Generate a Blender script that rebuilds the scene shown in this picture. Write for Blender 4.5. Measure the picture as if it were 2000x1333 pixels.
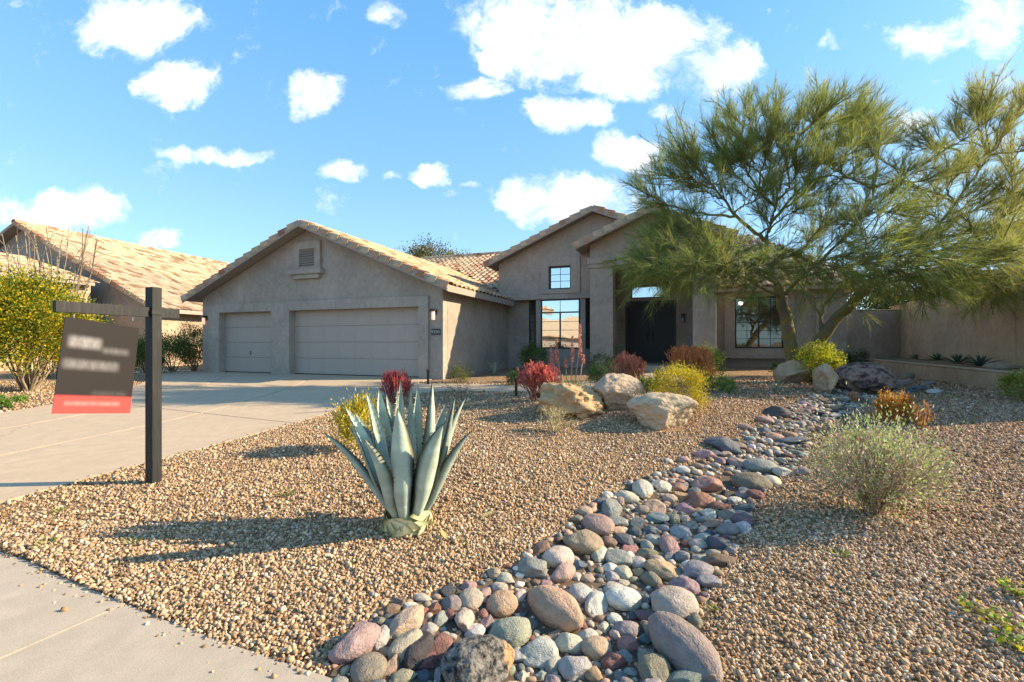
import bpy, bmesh, math, random
import numpy as np
from mathutils import Vector, Matrix, noise
R = math.radians
random.seed(7); rng = np.random.default_rng(7)
for o in list(bpy.data.objects): bpy.data.objects.remove(o)
S = bpy.context.scene
COL = S.collection

# ------------------------------------------------------------------ camera
CAM_Z, FP, HY, CX = 1.40, 889.0, 672.0, 1000.0
cd = bpy.data.cameras.new("camera"); cam = bpy.data.objects.new("camera", cd); COL.objects.link(cam)
cd.sensor_width = 36; cd.lens = 36*FP/2000; cd.shift_y = (HY-666.5)/2000
cd.clip_start = .05; cd.clip_end = 4000
cam.location = (0, 0, CAM_Z); cam.rotation_euler = (R(90), 0, 0)
S.camera = cam

# ------------------------------------------------------------------ light and exposure
SUN_AZ, SUN_EL = 4.0, 26.5           # azimuth counted from +X towards +Y
SUN_STR, SKY_STR, EXPO = 5.0, 0.14, 1.14
S.view_settings.view_transform = 'Standard'; S.view_settings.look = 'None'
S.view_settings.exposure = EXPO; S.view_settings.gamma = 1; S.view_settings.use_curve_mapping = False
sd = bpy.data.lights.new("sun", 'SUN'); sun = bpy.data.objects.new("sun", sd); COL.objects.link(sun)
sd.energy = SUN_STR; sd.angle = R(.5); sd.color = (1, .80, .55)
sdir = Vector((math.cos(R(SUN_AZ))*math.cos(R(SUN_EL)), math.sin(R(SUN_AZ))*math.cos(R(SUN_EL)), math.sin(R(SUN_EL))))
sun.rotation_euler = sdir.to_track_quat('Z', 'Y').to_euler(); sun.location = (30, 5, 30)

def node(nt, typ, ins=None, **props):
    n = nt.nodes.new(typ)
    for k, v in props.items(): setattr(n, k, v)
    for k, v in (ins or {}).items():
        s = n.inputs[k]
        if isinstance(v, bpy.types.NodeSocket): nt.links.new(v, s)
        else: s.default_value = v
    return n
def math_(nt, op, a, b=0.0, c=0.0, clamp=False):
    n = node(nt, 'ShaderNodeMath', {0: a, 1: b, 2: c}, operation=op, use_clamp=clamp); return n.outputs[0]
def mixc(nt, f, a, b, mode='MIX'):
    n = nt.nodes.new('ShaderNodeMix'); n.data_type = 'RGBA'; n.blend_type = mode
    for k, v in ((0, f), (6, a), (7, b)):
        if isinstance(v, bpy.types.NodeSocket): nt.links.new(v, n.inputs[k])
        else: n.inputs[k].default_value = v if not isinstance(v, tuple) or len(v) == 4 else (*v, 1)
    return n.outputs[2]
def ramp(nt, fac, stops, interp='LINEAR'):
    n = nt.nodes.new('ShaderNodeValToRGB'); n.color_ramp.interpolation = interp
    e = n.color_ramp.elements
    while len(e) < len(stops): e.new(.5)
    for x, (p, c) in zip(e, stops):
        x.position = p; x.color = (*c, 1) if len(c) == 3 else c
    nt.links.new(fac, n.inputs[0]); return n.outputs[0]

# sky: Nishita plus scattered cumulus given by direction
W = bpy.data.worlds.new("World"); S.world = W; W.use_nodes = True
nt = W.node_tree; nt.nodes.clear()
sky = node(nt, 'ShaderNodeTexSky', sky_type='NISHITA', sun_disc=False)
sky.sun_elevation = R(SUN_EL); sky.sun_rotation = R(90-SUN_AZ); sky.altitude = 300
sky.air_density = 1.0; sky.dust_density = .9; sky.ozone_density = 2.0
geo = node(nt, 'ShaderNodeTexCoord')
sep = node(nt, 'ShaderNodeSeparateXYZ', {0: geo.outputs['Generated']})
yy = math_(nt, 'MAXIMUM', sep.outputs[1], .02)
uu = math_(nt, 'DIVIDE', sep.outputs[0], yy); ww = math_(nt, 'DIVIDE', sep.outputs[2], yy)
p2 = node(nt, 'ShaderNodeCombineXYZ', {0: uu, 1: ww, 2: 0.0}).outputs[0]
nw = node(nt, 'ShaderNodeTexNoise', {'Vector': p2, 'Scale': 5.0, 'Detail': 5.0, 'Roughness': .6})
off = node(nt, 'ShaderNodeVectorMath', {0: nw.outputs['Color'], 1: (.5, .5, .5)}, operation='SUBTRACT').outputs[0]
pw = node(nt, 'ShaderNodeVectorMath', {0: off, 1: (.15, .12, 0), 2: p2}, operation='MULTIPLY_ADD').outputs[0]
CLOUDS = [(265,35,150,75,1),(345,165,85,50,.95),(612,172,58,60,.9),(768,20,34,36,.8),(430,298,120,22,.85),(680,332,55,27,.9),
 (832,342,48,28,.85),(765,345,26,16,.6),(1000,60,120,85,1),(1190,85,240,110,1.15),(1400,130,100,70,1),(930,168,70,34,.8),
 (1110,215,120,40,.95),(1230,290,75,48,.9),(1110,390,170,60,1),(1820,78,95,48,.85),(1940,55,80,65,.9),(110,412,135,55,.9),
 (30,390,60,26,.8),(320,460,62,22,.75),(1640,85,52,18,.6),(1290,205,32,16,.55),(1200,440,150,34,.8),(1780,230,60,30,.6),(910,355,26,10,.5)]
acc = None
for (cx, cy, rx, ry, k) in CLOUDS:
    u0, w0 = (cx-CX)/FP, (HY-cy)/FP; ix, iy = FP/rx, FP/ry
    q = node(nt, 'ShaderNodeVectorMath', {0: pw, 1: (ix, iy, 0), 2: (-u0*ix, -w0*iy, 0)}, operation='MULTIPLY_ADD').outputs[0]
    d = node(nt, 'ShaderNodeVectorMath', {0: q, 1: q}, operation='DOT_PRODUCT').outputs['Value']
    v = math_(nt, 'MULTIPLY_ADD', d, -k*.8, k)
    acc = v if acc is None else math_(nt, 'MAXIMUM', acc, v)
front = math_(nt, 'MULTIPLY', math_(nt, 'SUBTRACT', sep.outputs[1], .2), 5.0, clamp=True)
acc = math_(nt, 'MULTIPLY', math_(nt, 'MAXIMUM', acc, -1.0), front)
n3 = node(nt, 'ShaderNodeTexNoise', {'Vector': geo.outputs['Generated'], 'Scale': 3.2, 'Detail': 6.0, 'Roughness': .55})
gen = math_(nt, 'MULTIPLY', math_(nt, 'MULTIPLY_ADD', n3.outputs['Fac'], 7.0, -3.9), math_(nt, 'SUBTRACT', 1.0, front))
acc = math_(nt, 'MAXIMUM', acc, gen)
nf = node(nt, 'ShaderNodeTexNoise', {'Vector': pw, 'Scale': 11.0, 'Detail': 8.0, 'Roughness': .68})
dens = math_(nt, 'ADD', acc, math_(nt, 'MULTIPLY_ADD', nf.outputs['Fac'], 2.5, -1.5))
mask = node(nt, 'ShaderNodeMapRange', {0: dens, 1: -.08, 2: .75}, interpolation_type='SMOOTHSTEP').outputs[0]
mask = math_(nt, 'MULTIPLY', mask, math_(nt, 'GREATER_THAN', sep.outputs[2], .0))
csh = node(nt, 'ShaderNodeTexNoise', {'Vector': pw, 'Scale': 6.0, 'Detail': 4.0}).outputs['Fac']
ccol = mixc(nt, math_(nt, 'MULTIPLY_ADD', csh, 2.2, -.75, clamp=True), (3.2, 3.6, 4.1), (6.8, 6.5, 6.2))
skyc = node(nt, 'ShaderNodeHueSaturation', {'Saturation': 1.0, 'Value': 1.0, 'Color': sky.outputs[0]}).outputs[0]
skyc = mixc(nt, 1.0, skyc, (1.12, 1.42, 1.50), 'MULTIPLY')
grad = ramp(nt, sep.outputs[2], [(0, (1.75, 2.5, 3.15)), (.3, (.95, 1.9, 3.05)), (.55, (.55, 1.62, 2.95)), (1, (.3, 1.2, 2.9))])
skyc = mixc(nt, .7, skyc, grad)
wcol = mixc(nt, mask, skyc, ccol)
bg = node(nt, 'ShaderNodeBackground', {0: wcol, 1: SKY_STR})
wo = node(nt, 'ShaderNodeOutputWorld', {0: bg.outputs[0]})

# ------------------------------------------------------------------ helpers
def tag(o, label=None, cat=None, group=None, kind=None):
    if label: o['label'] = label
    if cat: o['category'] = cat
    if group: o['group'] = group
    if kind: o['kind'] = kind
    return o
def link(name, me, mat=None, parent=None, loc=None, rot=None, scale=None, kind=None):
    o = bpy.data.objects.new(name, me); COL.objects.link(o)
    if mat is not None and me is not None and not me.materials: me.materials.append(mat)
    if parent is not None: o.parent = parent
    if loc is not None: o.location = loc
    if rot is not None: o.rotation_euler = rot
    if scale is not None: o.scale = scale
    if kind: o['kind'] = kind
    return o
def empty(name, loc, rz=0, label=None, cat=None, group=None):
    o = bpy.data.objects.new(name, None); COL.objects.link(o); o.location = loc; o.rotation_euler = (0, 0, rz)
    o.empty_display_size = .2
    return tag(o, label, cat, group)
def npmesh(name, V, F, col=None, smooth=False):
    """V (n,3); F (m,k) int; col (n,3) per vertex colour attribute 'col'."""
    V = np.asarray(V, np.float32); F = np.asarray(F, np.int32); k = F.shape[1]
    me = bpy.data.meshes.new(name)
    me.vertices.add(len(V)); me.vertices.foreach_set('co', V.ravel())
    me.loops.add(F.size); me.loops.foreach_set('vertex_index', F.ravel())
    me.polygons.add(len(F)); me.polygons.foreach_set('loop_start', np.arange(0, F.size, k, dtype=np.int32))
    me.polygons.foreach_set('loop_total', np.full(len(F), k, np.int32))
    if smooth: me.polygons.foreach_set('use_smooth', np.ones(len(F), bool))
    if col is not None:
        a = me.attributes.new('col', 'FLOAT_COLOR', 'POINT')
        a.data.foreach_set('color', np.concatenate([col, np.ones((len(V), 1))], 1).astype(np.float32).ravel())
    me.update(calc_edges=True)
    return me
class MB:
    def __init__(self): self.v = []; self.f = []
    def add(self, vs, fs):
        b = len(self.v); self.v += [tuple(x) for x in vs]; self.f += [tuple(b+i for i in f) for f in fs]; return self
    def box(self, x0, x1, y0, y1, z0, z1):
        return self.add([(x0,y0,z0),(x1,y0,z0),(x1,y1,z0),(x0,y1,z0),(x0,y0,z1),(x1,y0,z1),(x1,y1,z1),(x0,y1,z1)],
                 [(0,3,2,1),(4,5,6,7),(0,1,5,4),(1,2,6,5),(2,3,7,6),(3,0,4,7)])
    def tube(self, pts, rad, n=8, cap=True):
        pts = [Vector(p) for p in pts]; rings = []
        up = Vector((.3, .2, 1)).normalized()
        for i, p in enumerate(pts):
            t = (pts[min(i+1, len(pts)-1)]-pts[max(i-1, 0)]).normalized()
            a = t.cross(up)
            if a.length < .1: a = t.cross(Vector((1, 0, 0)))
            a.normalize(); b = t.cross(a); r = rad[i] if hasattr(rad, '__len__') else rad
            rings.append([p+(a*math.cos(2*math.pi*k/n)+b*math.sin(2*math.pi*k/n))*r for k in range(n)])
        vs = [v for r in rings for v in r]; fs = []
        for i in range(len(pts)-1):
            for k in range(n):
                k2 = (k+1) % n; fs.append((i*n+k, i*n+k2, (i+1)*n+k2, (i+1)*n+k))
        if cap: fs += [tuple(range(n))[::-1], tuple((len(pts)-1)*n+k for k in range(n))]
        return self.add(vs, fs)
    def lathe(self, prof, c=(0, 0, 0), n=16):
        vs = [(c[0]+r*math.cos(2*math.pi*k/n), c[1]+r*math.sin(2*math.pi*k/n), c[2]+z) for r, z in prof for k in range(n)]; fs = []
        for i in range(len(prof)-1):
            for k in range(n):
                k2 = (k+1) % n; fs.append((i*n+k, i*n+k2, (i+1)*n+k2, (i+1)*n+k))
        fs += [tuple(range(n))[::-1], tuple((len(prof)-1)*n+k for k in range(n))]
        return self.add(vs, fs)
    def mesh(self, name, smooth=False, fixn=True):
        me = bpy.data.meshes.new(name); me.from_pydata(self.v, [], self.f)
        if fixn:
            bm = bmesh.new(); bm.from_mesh(me); bmesh.ops.recalc_face_normals(bm, faces=bm.faces); bm.to_mesh(me); bm.free()
        if smooth:
            me.polygons.foreach_set('use_smooth', [True]*len(me.polygons))
        me.update(); return me
    def build(self, name, mat, parent=None, smooth=False, bev=0, **kw):
        o = link(name, self.mesh(name, smooth), mat, parent, **kw)
        if bev: bevel(o, bev)
        return o
def bevel(o, w, seg=2):
    m = o.modifiers.new('bevel', 'BEVEL'); m.width = w; m.segments = seg; m.limit_method = 'ANGLE'; m.angle_limit = R(40)
    return o
def plate(outer, holes, t0, t1, fn):
    """flat polygon (a,b) with holes, extruded from t0 to t1, mapped by fn(a,b,t)."""
    bm = bmesh.new(); es = []
    for loop in [outer]+list(holes):
        vs = [bm.verts.new((a, b, t0)) for a, b in loop]
        es += [bm.edges.new((vs[i], vs[(i+1) % len(vs)])) for i in range(len(vs))]
    bmesh.ops.triangle_fill(bm, use_beauty=True, use_dissolve=False, edges=es)
    bmesh.ops.dissolve_limit(bm, angle_limit=.01, verts=bm.verts[:], edges=bm.edges[:])
    r = bmesh.ops.extrude_face_region(bm, geom=bm.faces[:])
    for v in r['geom']:
        if isinstance(v, bmesh.types.BMVert): v.co.z = t1
    for v in bm.verts: v.co = fn(*v.co)
    bmesh.ops.recalc_face_normals(bm, faces=bm.faces)
    me = bpy.data.meshes.new('plate'); bm.to_mesh(me); bm.free(); return me
def at(px, Y, py=None):
    """world point seen at pixel column px (and row py) at depth Y."""
    x = (px-CX)/FP*Y
    return (x, Y) if py is None else (x, Y, CAM_Z-(py-HY)/FP*Y)

# ------------------------------------------------------------------ materials
MATS = {}
def newmat(name, rough=.85, spec=.25):
    m = bpy.data.materials.new(name); m.use_nodes = True; nt = m.node_tree
    b = nt.nodes['Principled BSDF']; b.inputs['Roughness'].default_value = rough
    b.inputs['Specular IOR Level'].default_value = spec
    MATS[name] = m; return m, nt, b
def setc(nt, b, c):
    if isinstance(c, bpy.types.NodeSocket): nt.links.new(c, b.inputs['Base Color'])
    else: b.inputs['Base Color'].default_value = (*c, 1)
def bump(nt, b, h, strength=.3, dist=.01, prev=None):
    n = node(nt, 'ShaderNodeBump', {'Height': h, 'Strength': strength, 'Distance': dist})
    if prev: nt.links.new(prev, n.inputs['Normal'])
    nt.links.new(n.outputs[0], b.inputs['Normal']); return n.outputs[0]
def noise_(nt, vec, scale, detail=4, rough=.6, out='Fac'):
    return node(nt, 'ShaderNodeTexNoise', {'Vector': vec, 'Scale': scale, 'Detail': float(detail), 'Roughness': rough}).outputs[out]
def ocoord(nt): return node(nt, 'ShaderNodeTexCoord').outputs['Object']
def wcoord(nt): return node(nt, 'ShaderNodeNewGeometry').outputs['Position']

def stucco(name, c):
    m, nt, b = newmat(name, .92, .15); P = wcoord(nt)
    big = noise_(nt, P, .9, 5); mid = noise_(nt, P, 7, 4); fine = noise_(nt, P, 90, 3, .7)
    k = math_(nt, 'MULTIPLY_ADD', big, .75, math_(nt, 'MULTIPLY_ADD', mid, .6, .33))
    col = mixc(nt, 1.0, c, node(nt, 'ShaderNodeCombineColor', {0: k, 1: k, 2: k}).outputs[0], 'MULTIPLY')
    sp = node(nt, 'ShaderNodeSeparateXYZ', {0: P})
    st = node(nt, 'ShaderNodeCombineXYZ', {0: math_(nt, 'MULTIPLY', sp.outputs[0], 5), 1: math_(nt, 'MULTIPLY', sp.outputs[1], 5), 2: math_(nt, 'MULTIPLY', sp.outputs[2], .5)}).outputs[0]
    streak = math_(nt, 'MULTIPLY_ADD', noise_(nt, st, 1.0, 4), 2.0, -1.1, clamp=True)
    col = mixc(nt, math_(nt, 'MULTIPLY', streak, .3), col, tuple(x*.72 for x in c))
    setc(nt, b, col)
    h = math_(nt, 'ADD', math_(nt, 'MULTIPLY', noise_(nt, P, 38, 3), .9), fine)
    bump(nt, b, h, .55, .006); return m
M_STUC = stucco('stucco', (.345, .295, .245))
M_TRIM = stucco('stucco_trim', (.355, .305, .255))
M_WALL = stucco('stucco_garden_wall', (.45, .34, .23))
M_CREAM = stucco('stucco_cream', (.42, .32, .23))
def plain(name, c, rough=.6, spec=.4, metal=0, var=.15, sc=12):
    m, nt, b = newmat(name, rough, spec); b.inputs['Metallic'].default_value = metal
    P = ocoord(nt); n = noise_(nt, P, sc, 5)
    setc(nt, b, mixc(nt, n, tuple(x*(1-var) for x in c), tuple(min(1, x*(1+var)) for x in c)))
    bump(nt, b, noise_(nt, P, sc*8, 3), .15, .003)
    return m
M_FASC = plain('painted_fascia', (.33, .275, .225), .7, .3)
M_GDOOR = plain('painted_garage_door', (.395, .34, .285), .55, .35, var=.06, sc=3)
M_BLACKMET = plain('black_metal', (.02, .022, .024), .4, .5)
M_DOORBLK = plain('dark_front_door', (.018, .022, .022), .5, .4)
M_BRONZE = plain('bronze_frame', (.03, .032, .032), .45, .4)
M_CHROME = plain('brushed_steel', (.30, .36, .40), .35, .5, .7)
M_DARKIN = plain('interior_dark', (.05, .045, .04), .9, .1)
M_BLIND = plain('white_blind', (.55, .53, .48), .7, .3)
M_DOORGAP = plain('dark_rubber', (.02, .02, .02), .9, .1)
M_GOLD = plain('pale_numeral', (.55, .5, .38), .4, .5)
def glassmat(name, mixf):
    m = bpy.data.materials.new(name); m.use_nodes = True; nt = m.node_tree; nt.nodes.clear()
    g = node(nt, 'ShaderNodeBsdfGlossy', {0: (.95, .97, 1, 1), 1: .015}); t = node(nt, 'ShaderNodeBsdfTransparent', {0: (.8, .86, .84, 1)})
    fr = node(nt, 'ShaderNodeFresnel', {0: 1.5}); f = math_(nt, 'MULTIPLY_ADD', fr.outputs[0], 1.0, mixf, clamp=True)
    P = wcoord(nt); bp = node(nt, 'ShaderNodeBump', {'Height': noise_(nt, P, 1.3, 1), 'Strength': .06, 'Distance': .05})
    nt.links.new(bp.outputs[0], g.inputs['Normal'])
    mx = node(nt, 'ShaderNodeMixShader', {0: f, 1: t.outputs[0], 2: g.outputs[0]}); node(nt, 'ShaderNodeOutputMaterial', {0: mx.outputs[0]})
    return m
M_GLASS = glassmat('window_glass', .62)
M_GLASS2 = glassmat('window_glass_clear', .05)
def lampmat(name, c, s):
    m, nt, b = newmat(name, .4, .3); setc(nt, b, (.8, .75, .65))
    b.inputs['Emission Color'].default_value = (*c, 1); b.inputs['Emission Strength'].default_value = s; return m
M_LAMP = lampmat('lit_lamp_glass', (1, .55, .25), .35)
M_BULB = lampmat('lit_bulb', (1, .75, .45), 6)
def concrete(name, c):
    m, nt, b = newmat(name, .85, .25); P = wcoord(nt)
    big = noise_(nt, P, .8, 5); mid = noise_(nt, P, 6, 5, .65); fine = noise_(nt, P, 160, 2, .7)
    col = mixc(nt, math_(nt, 'MULTIPLY_ADD', big, 1.6, -.3, clamp=True), tuple(x*.86 for x in c), tuple(x*1.1 for x in c))
    col = mixc(nt, math_(nt, 'MULTIPLY_ADD', mid, 2.2, -.85, clamp=True), tuple(x*.8 for x in c), col)
    col = mixc(nt, math_(nt, 'MULTIPLY_ADD', fine, 1.8, -.55, clamp=True), mixc(nt, 1.0, col, (.72, .7, .68), 'MULTIPLY'), col)
    vor = node(nt, 'ShaderNodeTexVoronoi', {'Vector': P, 'Scale': 3.3}).outputs['Distance']
    spot = math_(nt, 'LESS_THAN', vor, .035)
    col = mixc(nt, math_(nt, 'MULTIPLY', spot, .7), col, (.10, .09, .08))
    wv = node(nt, 'ShaderNodeVectorMath', {0: noise_(nt, P, 1.7, 4, .6, 'Color'), 1: (.5, .5, .5), 2: P}, operation='MULTIPLY_ADD').outputs[0]
    ed = node(nt, 'ShaderNodeTexVoronoi', {'Vector': wv, 'Scale': .42}, feature='DISTANCE_TO_EDGE').outputs['Distance']
    crk = math_(nt, 'MULTIPLY', math_(nt, 'LESS_THAN', ed, .0035), math_(nt, 'MULTIPLY_ADD', noise_(nt, P, .6, 2), 4, -1.9, clamp=True))
    col = mixc(nt, math_(nt, 'MULTIPLY', crk, .6), col, (.14, .11, .085))
    mp = node(nt, 'ShaderNodeMapping', {0: P, 2: (0, 0, R(-20)), 3: (2.6, .22, 1)}).outputs[0]
    ty = math_(nt, 'MULTIPLY_ADD', noise_(nt, mp, 1.0, 4, .6), 3.0, -1.55, clamp=True)
    col = mixc(nt, math_(nt, 'MULTIPLY', ty, .4), col, tuple(x*.55 for x in c))
    setc(nt, b, col); bump(nt, b, math_(nt, 'ADD', fine, mid), .35, .003); return m
M_CONC = concrete('driveway_concrete', (.68, .535, .37))
M_WALK = concrete('walk_concrete', (.60, .51, .39))
GRAV = [(.0, (.14, .085, .045)), (.18, (.28, .178, .095)), (.40, (.40, .268, .148)), (.62, (.48, .33, .19)), (.80, (.55, .405, .26)), (.92, (.68, .55, .39)), (.96, (.42, .28, .18)), (1, (.28, .26, .225))]
def gravel_ground():
    m, nt, b = newmat('gravel_bed', .95, .1); P = wcoord(nt)
    vs = node(nt, 'ShaderNodeTexVoronoi', {'Vector': P, 'Scale': 48.0, 'Randomness': 1.0})
    v2 = node(nt, 'ShaderNodeTexVoronoi', {'Vector': P, 'Scale': 26.0, 'Randomness': 1.0})
    r = node(nt, 'ShaderNodeSeparateColor', {0: vs.outputs['Color']}).outputs[0]
    r2 = node(nt, 'ShaderNodeSeparateColor', {0: v2.outputs['Color']}).outputs[1]
    f = math_(nt, 'MULTIPLY_ADD', r2, .35, math_(nt, 'MULTIPLY', r, .65))
    col = ramp(nt, f, GRAV)
    gap = math_(nt, 'MULTIPLY_ADD', vs.outputs['Distance'], 2.2, -.75, clamp=True)
    col = mixc(nt, math_(nt, 'MULTIPLY', gap, .6), col, (.13, .085, .05))
    big = noise_(nt, P, .7, 4)
    col = mixc(nt, math_(nt, 'MULTIPLY_ADD', big, 1.5, -.5, clamp=True), mixc(nt, 1.0, col, (.86, .82, .78), 'MULTIPLY'), col)
    setc(nt, b, col)
    h = math_(nt, 'MULTIPLY_ADD', vs.outputs['Distance'], -1.0, math_(nt, 'MULTIPLY', r, .5))
    bump(nt, b, h, .9, .02); return m
M_GRAVEL = gravel_ground()
def colmat(name, rough, attr=True, transl=0.0, bumps=0.0, bsc=60, mott=.0, spec=.25, second=None):
    """colour from attribute 'col' (attr) or the object's colour."""
    m, nt, b = newmat(name, rough, spec)
    oi = node(nt, 'ShaderNodeObjectInfo')
    c = node(nt, 'ShaderNodeAttribute', attribute_name='col').outputs['Color'] if attr else oi.outputs['Color']
    P = ocoord(nt)
    if not attr: P = node(nt, 'ShaderNodeVectorMath', {0: P, 1: node(nt, 'ShaderNodeCombineXYZ', {0: math_(nt, 'MULTIPLY', oi.outputs['Random'], 50), 1: 0.0, 2: 0.0}).outputs[0]}, operation='ADD').outputs[0]
    if mott:
        n1 = noise_(nt, P, 2.2, 6, .65); n2 = noise_(nt, P, 14, 5, .7)
        k = math_(nt, 'ADD', math_(nt, 'MULTIPLY', math_(nt, 'SUBTRACT', n1, .5), 1.6*mott), math_(nt, 'MULTIPLY', math_(nt, 'SUBTRACT', n2, .5), 1.4*mott))
        k = math_(nt, 'ADD', k, 1.0)
        c0 = c
        c = mixc(nt, 1.0, c, node(nt, 'ShaderNodeCombineColor', {0: k, 1: k, 2: k}).outputs[0], 'MULTIPLY')
        if second:
            n3 = noise_(nt, P, 3.0, 5, .7)
            c = mixc(nt, math_(nt, 'MULTIPLY_ADD', n3, 7, -3.2, clamp=True), c, second)
    setc(nt, b, c)
    if bumps: bump(nt, b, math_(nt, 'ADD', noise_(nt, P, bsc, 4, .65), math_(nt, 'MULTIPLY', noise_(nt, P, bsc*.25, 3), 2.0)), bumps, .02)
    if transl:
        tr = node(nt, 'ShaderNodeBsdfTranslucent', {0: c})
        mx = node(nt, 'ShaderNodeMixShader', {0: transl, 1: b.outputs[0], 2: tr.outputs[0]})
        nt.links.new(mx.outputs[0], nt.nodes['Material Output'].inputs[0])
    return m
M_LEAF = colmat('leaf', .55, True, .35)
M_CROWN = colmat('crown_leaf', .6, True, .5)
M_TWIG = colmat('twig', .75, True, .15)
M_STICK = colmat('succulent_stick', .5, True, .4)
M_GSTONE = colmat('gravel_stone', .9, True)
M_SOIL = plain('creek_soil', (.115, .085, .06), .95, .1, var=.5, sc=40)
M_PEBBLE = colmat('pebble', .8, True)
M_COBBLE = colmat('cobble', .75, False, 0, .55, 11, .6)
M_ROCK = colmat('boulder_rock', .9, False, 0, 1.0, 6, .6)
M_ROCKDK = colmat('dark_boulder_rock', .85, False, 0, .8, 5, .45, second=(.05, .035, .035))
M_LICHEN = colmat('lichen_rock', .9, False, 0, 1.0, 6, .5, second=(.014, .016, .017))
_n = M_LICHEN.node_tree; _b = _n.nodes['Principled BSDF']; _c = _b.inputs['Base Color'].links[0].from_socket; _P = ocoord(_n)
_x = math_(_n, 'ADD', node(_n, 'ShaderNodeSeparateXYZ', {0: _P}).outputs[0], math_(_n, 'MULTIPLY', noise_(_n, _P, 2.5, 4), .5))
setc(_n, _b, mixc(_n, math_(_n, 'MULTIPLY_ADD', _x, 9, -8.2, clamp=True), _c, (.55, .30, .14)))
M_AGAVE = colmat('agave_leaf', .6, True, .12, .2, 14, mott=.3)
M_BARK = colmat('bark', .85, True, 0, .8, 25)
TILEC = [(0, (.34, .16, .10)), (.14, (.50, .31, .19)), (.35, (.62, .46, .29)), (.7, (.66, .53, .36)), (.88, (.58, .40, .26)), (1, (.44, .25, .16))]
def tilemat(name, attr, stops):
    m, nt, b = newmat(name, .85, .2); P = wcoord(nt)
    f = node(nt, 'ShaderNodeAttribute', attribute_name='col').outputs['Fac'] if attr else node(nt, 'ShaderNodeObjectInfo').outputs['Random']
    c = ramp(nt, f, stops); n = noise_(nt, P, 5, 5, .65)
    setc(nt, b, mixc(nt, math_(nt, 'MULTIPLY_ADD', n, 2, -.7, clamp=True), mixc(nt, 1.0, c, (.72, .66, .6), 'MULTIPLY'), c))
    bump(nt, b, noise_(nt, P, 60, 3), .3, .005); return m
M_TILE = tilemat('clay_tile', False, TILEC); M_TILE_S = tilemat('clay_tile_mass', True, TILEC)
TILEN = [(0, (.22, .155, .10)), (.18, (.36, .265, .175)), (.26, (.54, .43, .30)), (.55, (.60, .49, .355)), (.8, (.53, .42, .30)), (1, (.45, .35, .24))]
M_TILEN = tilemat('concrete_tile', False, TILEN); M_TILEN_S = tilemat('concrete_tile_mass', True, TILEN)
def woodpost():
    m, nt, b = newmat('black_stained_wood', .6, .35); P = ocoord(nt)
    sp = node(nt, 'ShaderNodeMapping', {0: P, 3: (30, 30, 2.0)}, vector_type='POINT').outputs[0]
    n = noise_(nt, sp, 1.5, 6, .7)
    setc(nt, b, ramp(nt, n, [(.3, (.007, .0075, .008)), (.55, (.019, .02, .021)), (.8, (.06, .058, .055))])); bump(nt, b, n, .5, .004); return m
M_POST = woodpost()

# ------------------------------------------------------------------ terrain
def inpoly(x, y, poly):
    x = np.asarray(x, float); y = np.asarray(y, float); c = np.zeros(x.shape, bool); n = len(poly)
    for i in range(n):
        x0, y0 = poly[i][:2]; x1, y1 = poly[(i+1) % n][:2]
        if y0 == y1: continue
        k = ((y0 > y) != (y1 > y)) & (x < (x1-x0)*(y-y0)/(y1-y0)+x0)
        c ^= k
    return c
def dpoly(x, y, pl):
    """distance to a polyline"""
    x = np.asarray(x, float); y = np.asarray(y, float); d = np.full(x.shape, 1e9)
    for (x0, y0), (x1, y1) in zip(pl[:-1], pl[1:]):
        dx, dy = x1-x0, y1-y0; t = np.clip(((x-x0)*dx+(y-y0)*dy)/(dx*dx+dy*dy), 0, 1)
        d = np.minimum(d, np.hypot(x-x0-t*dx, y-y0-t*dy))
    return d
def terr0(x, y):
    x = np.asarray(x, float); y = np.asarray(y, float)
    z = .02+.032*np.maximum(0, y-2)
    z = np.minimum(z, .385+.25*np.clip((x+1)/5, 0, 1))
    z = z+.045*np.clip(x-1, 0, 12)*np.clip((15-y)/7, .3, 1)*np.clip((y-1)/4, 0, 1)
    z = z+.30*np.exp(-((x-1.6)/2.6)**2-((y-7.7)/1.6)**2)+.10*np.exp(-((x-5.2)/1.8)**2-((y-9.8)/1.4)**2)
    z = z+.10*np.exp(-((x+.4)/1.2)**2-((y-4.6)/1.5)**2)
    return z
def ray(px, py, f):
    Y = np.arange(1.2, 60, .01); X = (px-CX)/FP*Y; zr = CAM_Z-(py-HY)/FP*Y
    k = np.nonzero(zr <= f(X, Y))[0]
    i = k[0] if len(k) else len(Y)-1
    return float(X[i]), float(Y[i]), float(f(X[i], Y[i]))
CREEK_C = [ray(a, b, terr0)[:2] for a, b in [(960,1600),(1000,1400),(1060,1250),(1190,1150),(1290,1050),(1380,980),(1470,910),(1540,860),(1590,815),(1650,785),(1740,768),(1810,762)]]
def terr1(x, y):
    return terr0(x, y)-.10*np.exp(-(dpoly(x, y, CREEK_C)/.5)**2)
def G(px, py): return ray(px, py, terr1)
SW_PX = [(-260,1012),(-120,1045),(0,1078),(60,1098),(120,1128),(200,1160),(300,1203),(430,1252),(560,1296),(680,1336),(820,1392),(980,1452),(1200,1540)]
SW_E = [((px-CX)/FP*(CAM_Z-.03)*FP/(py-HY), (CAM_Z-.03)*FP/(py-HY)) for px, py in SW_PX]
SW_N = [(x-.42*1.55, y-.91*1.55) for x, y in SW_E]
SW_POLY = SW_E+SW_N[::-1]
OX, OY, HU, HV = -1.98, 13.05, (math.cos(R(20)), -math.sin(R(20))), (math.sin(R(20)), math.cos(R(20)))
def HW(s, d): return (OX+s*HU[0]+d*HV[0], OY+s*HU[1]+d*HV[1])
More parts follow.
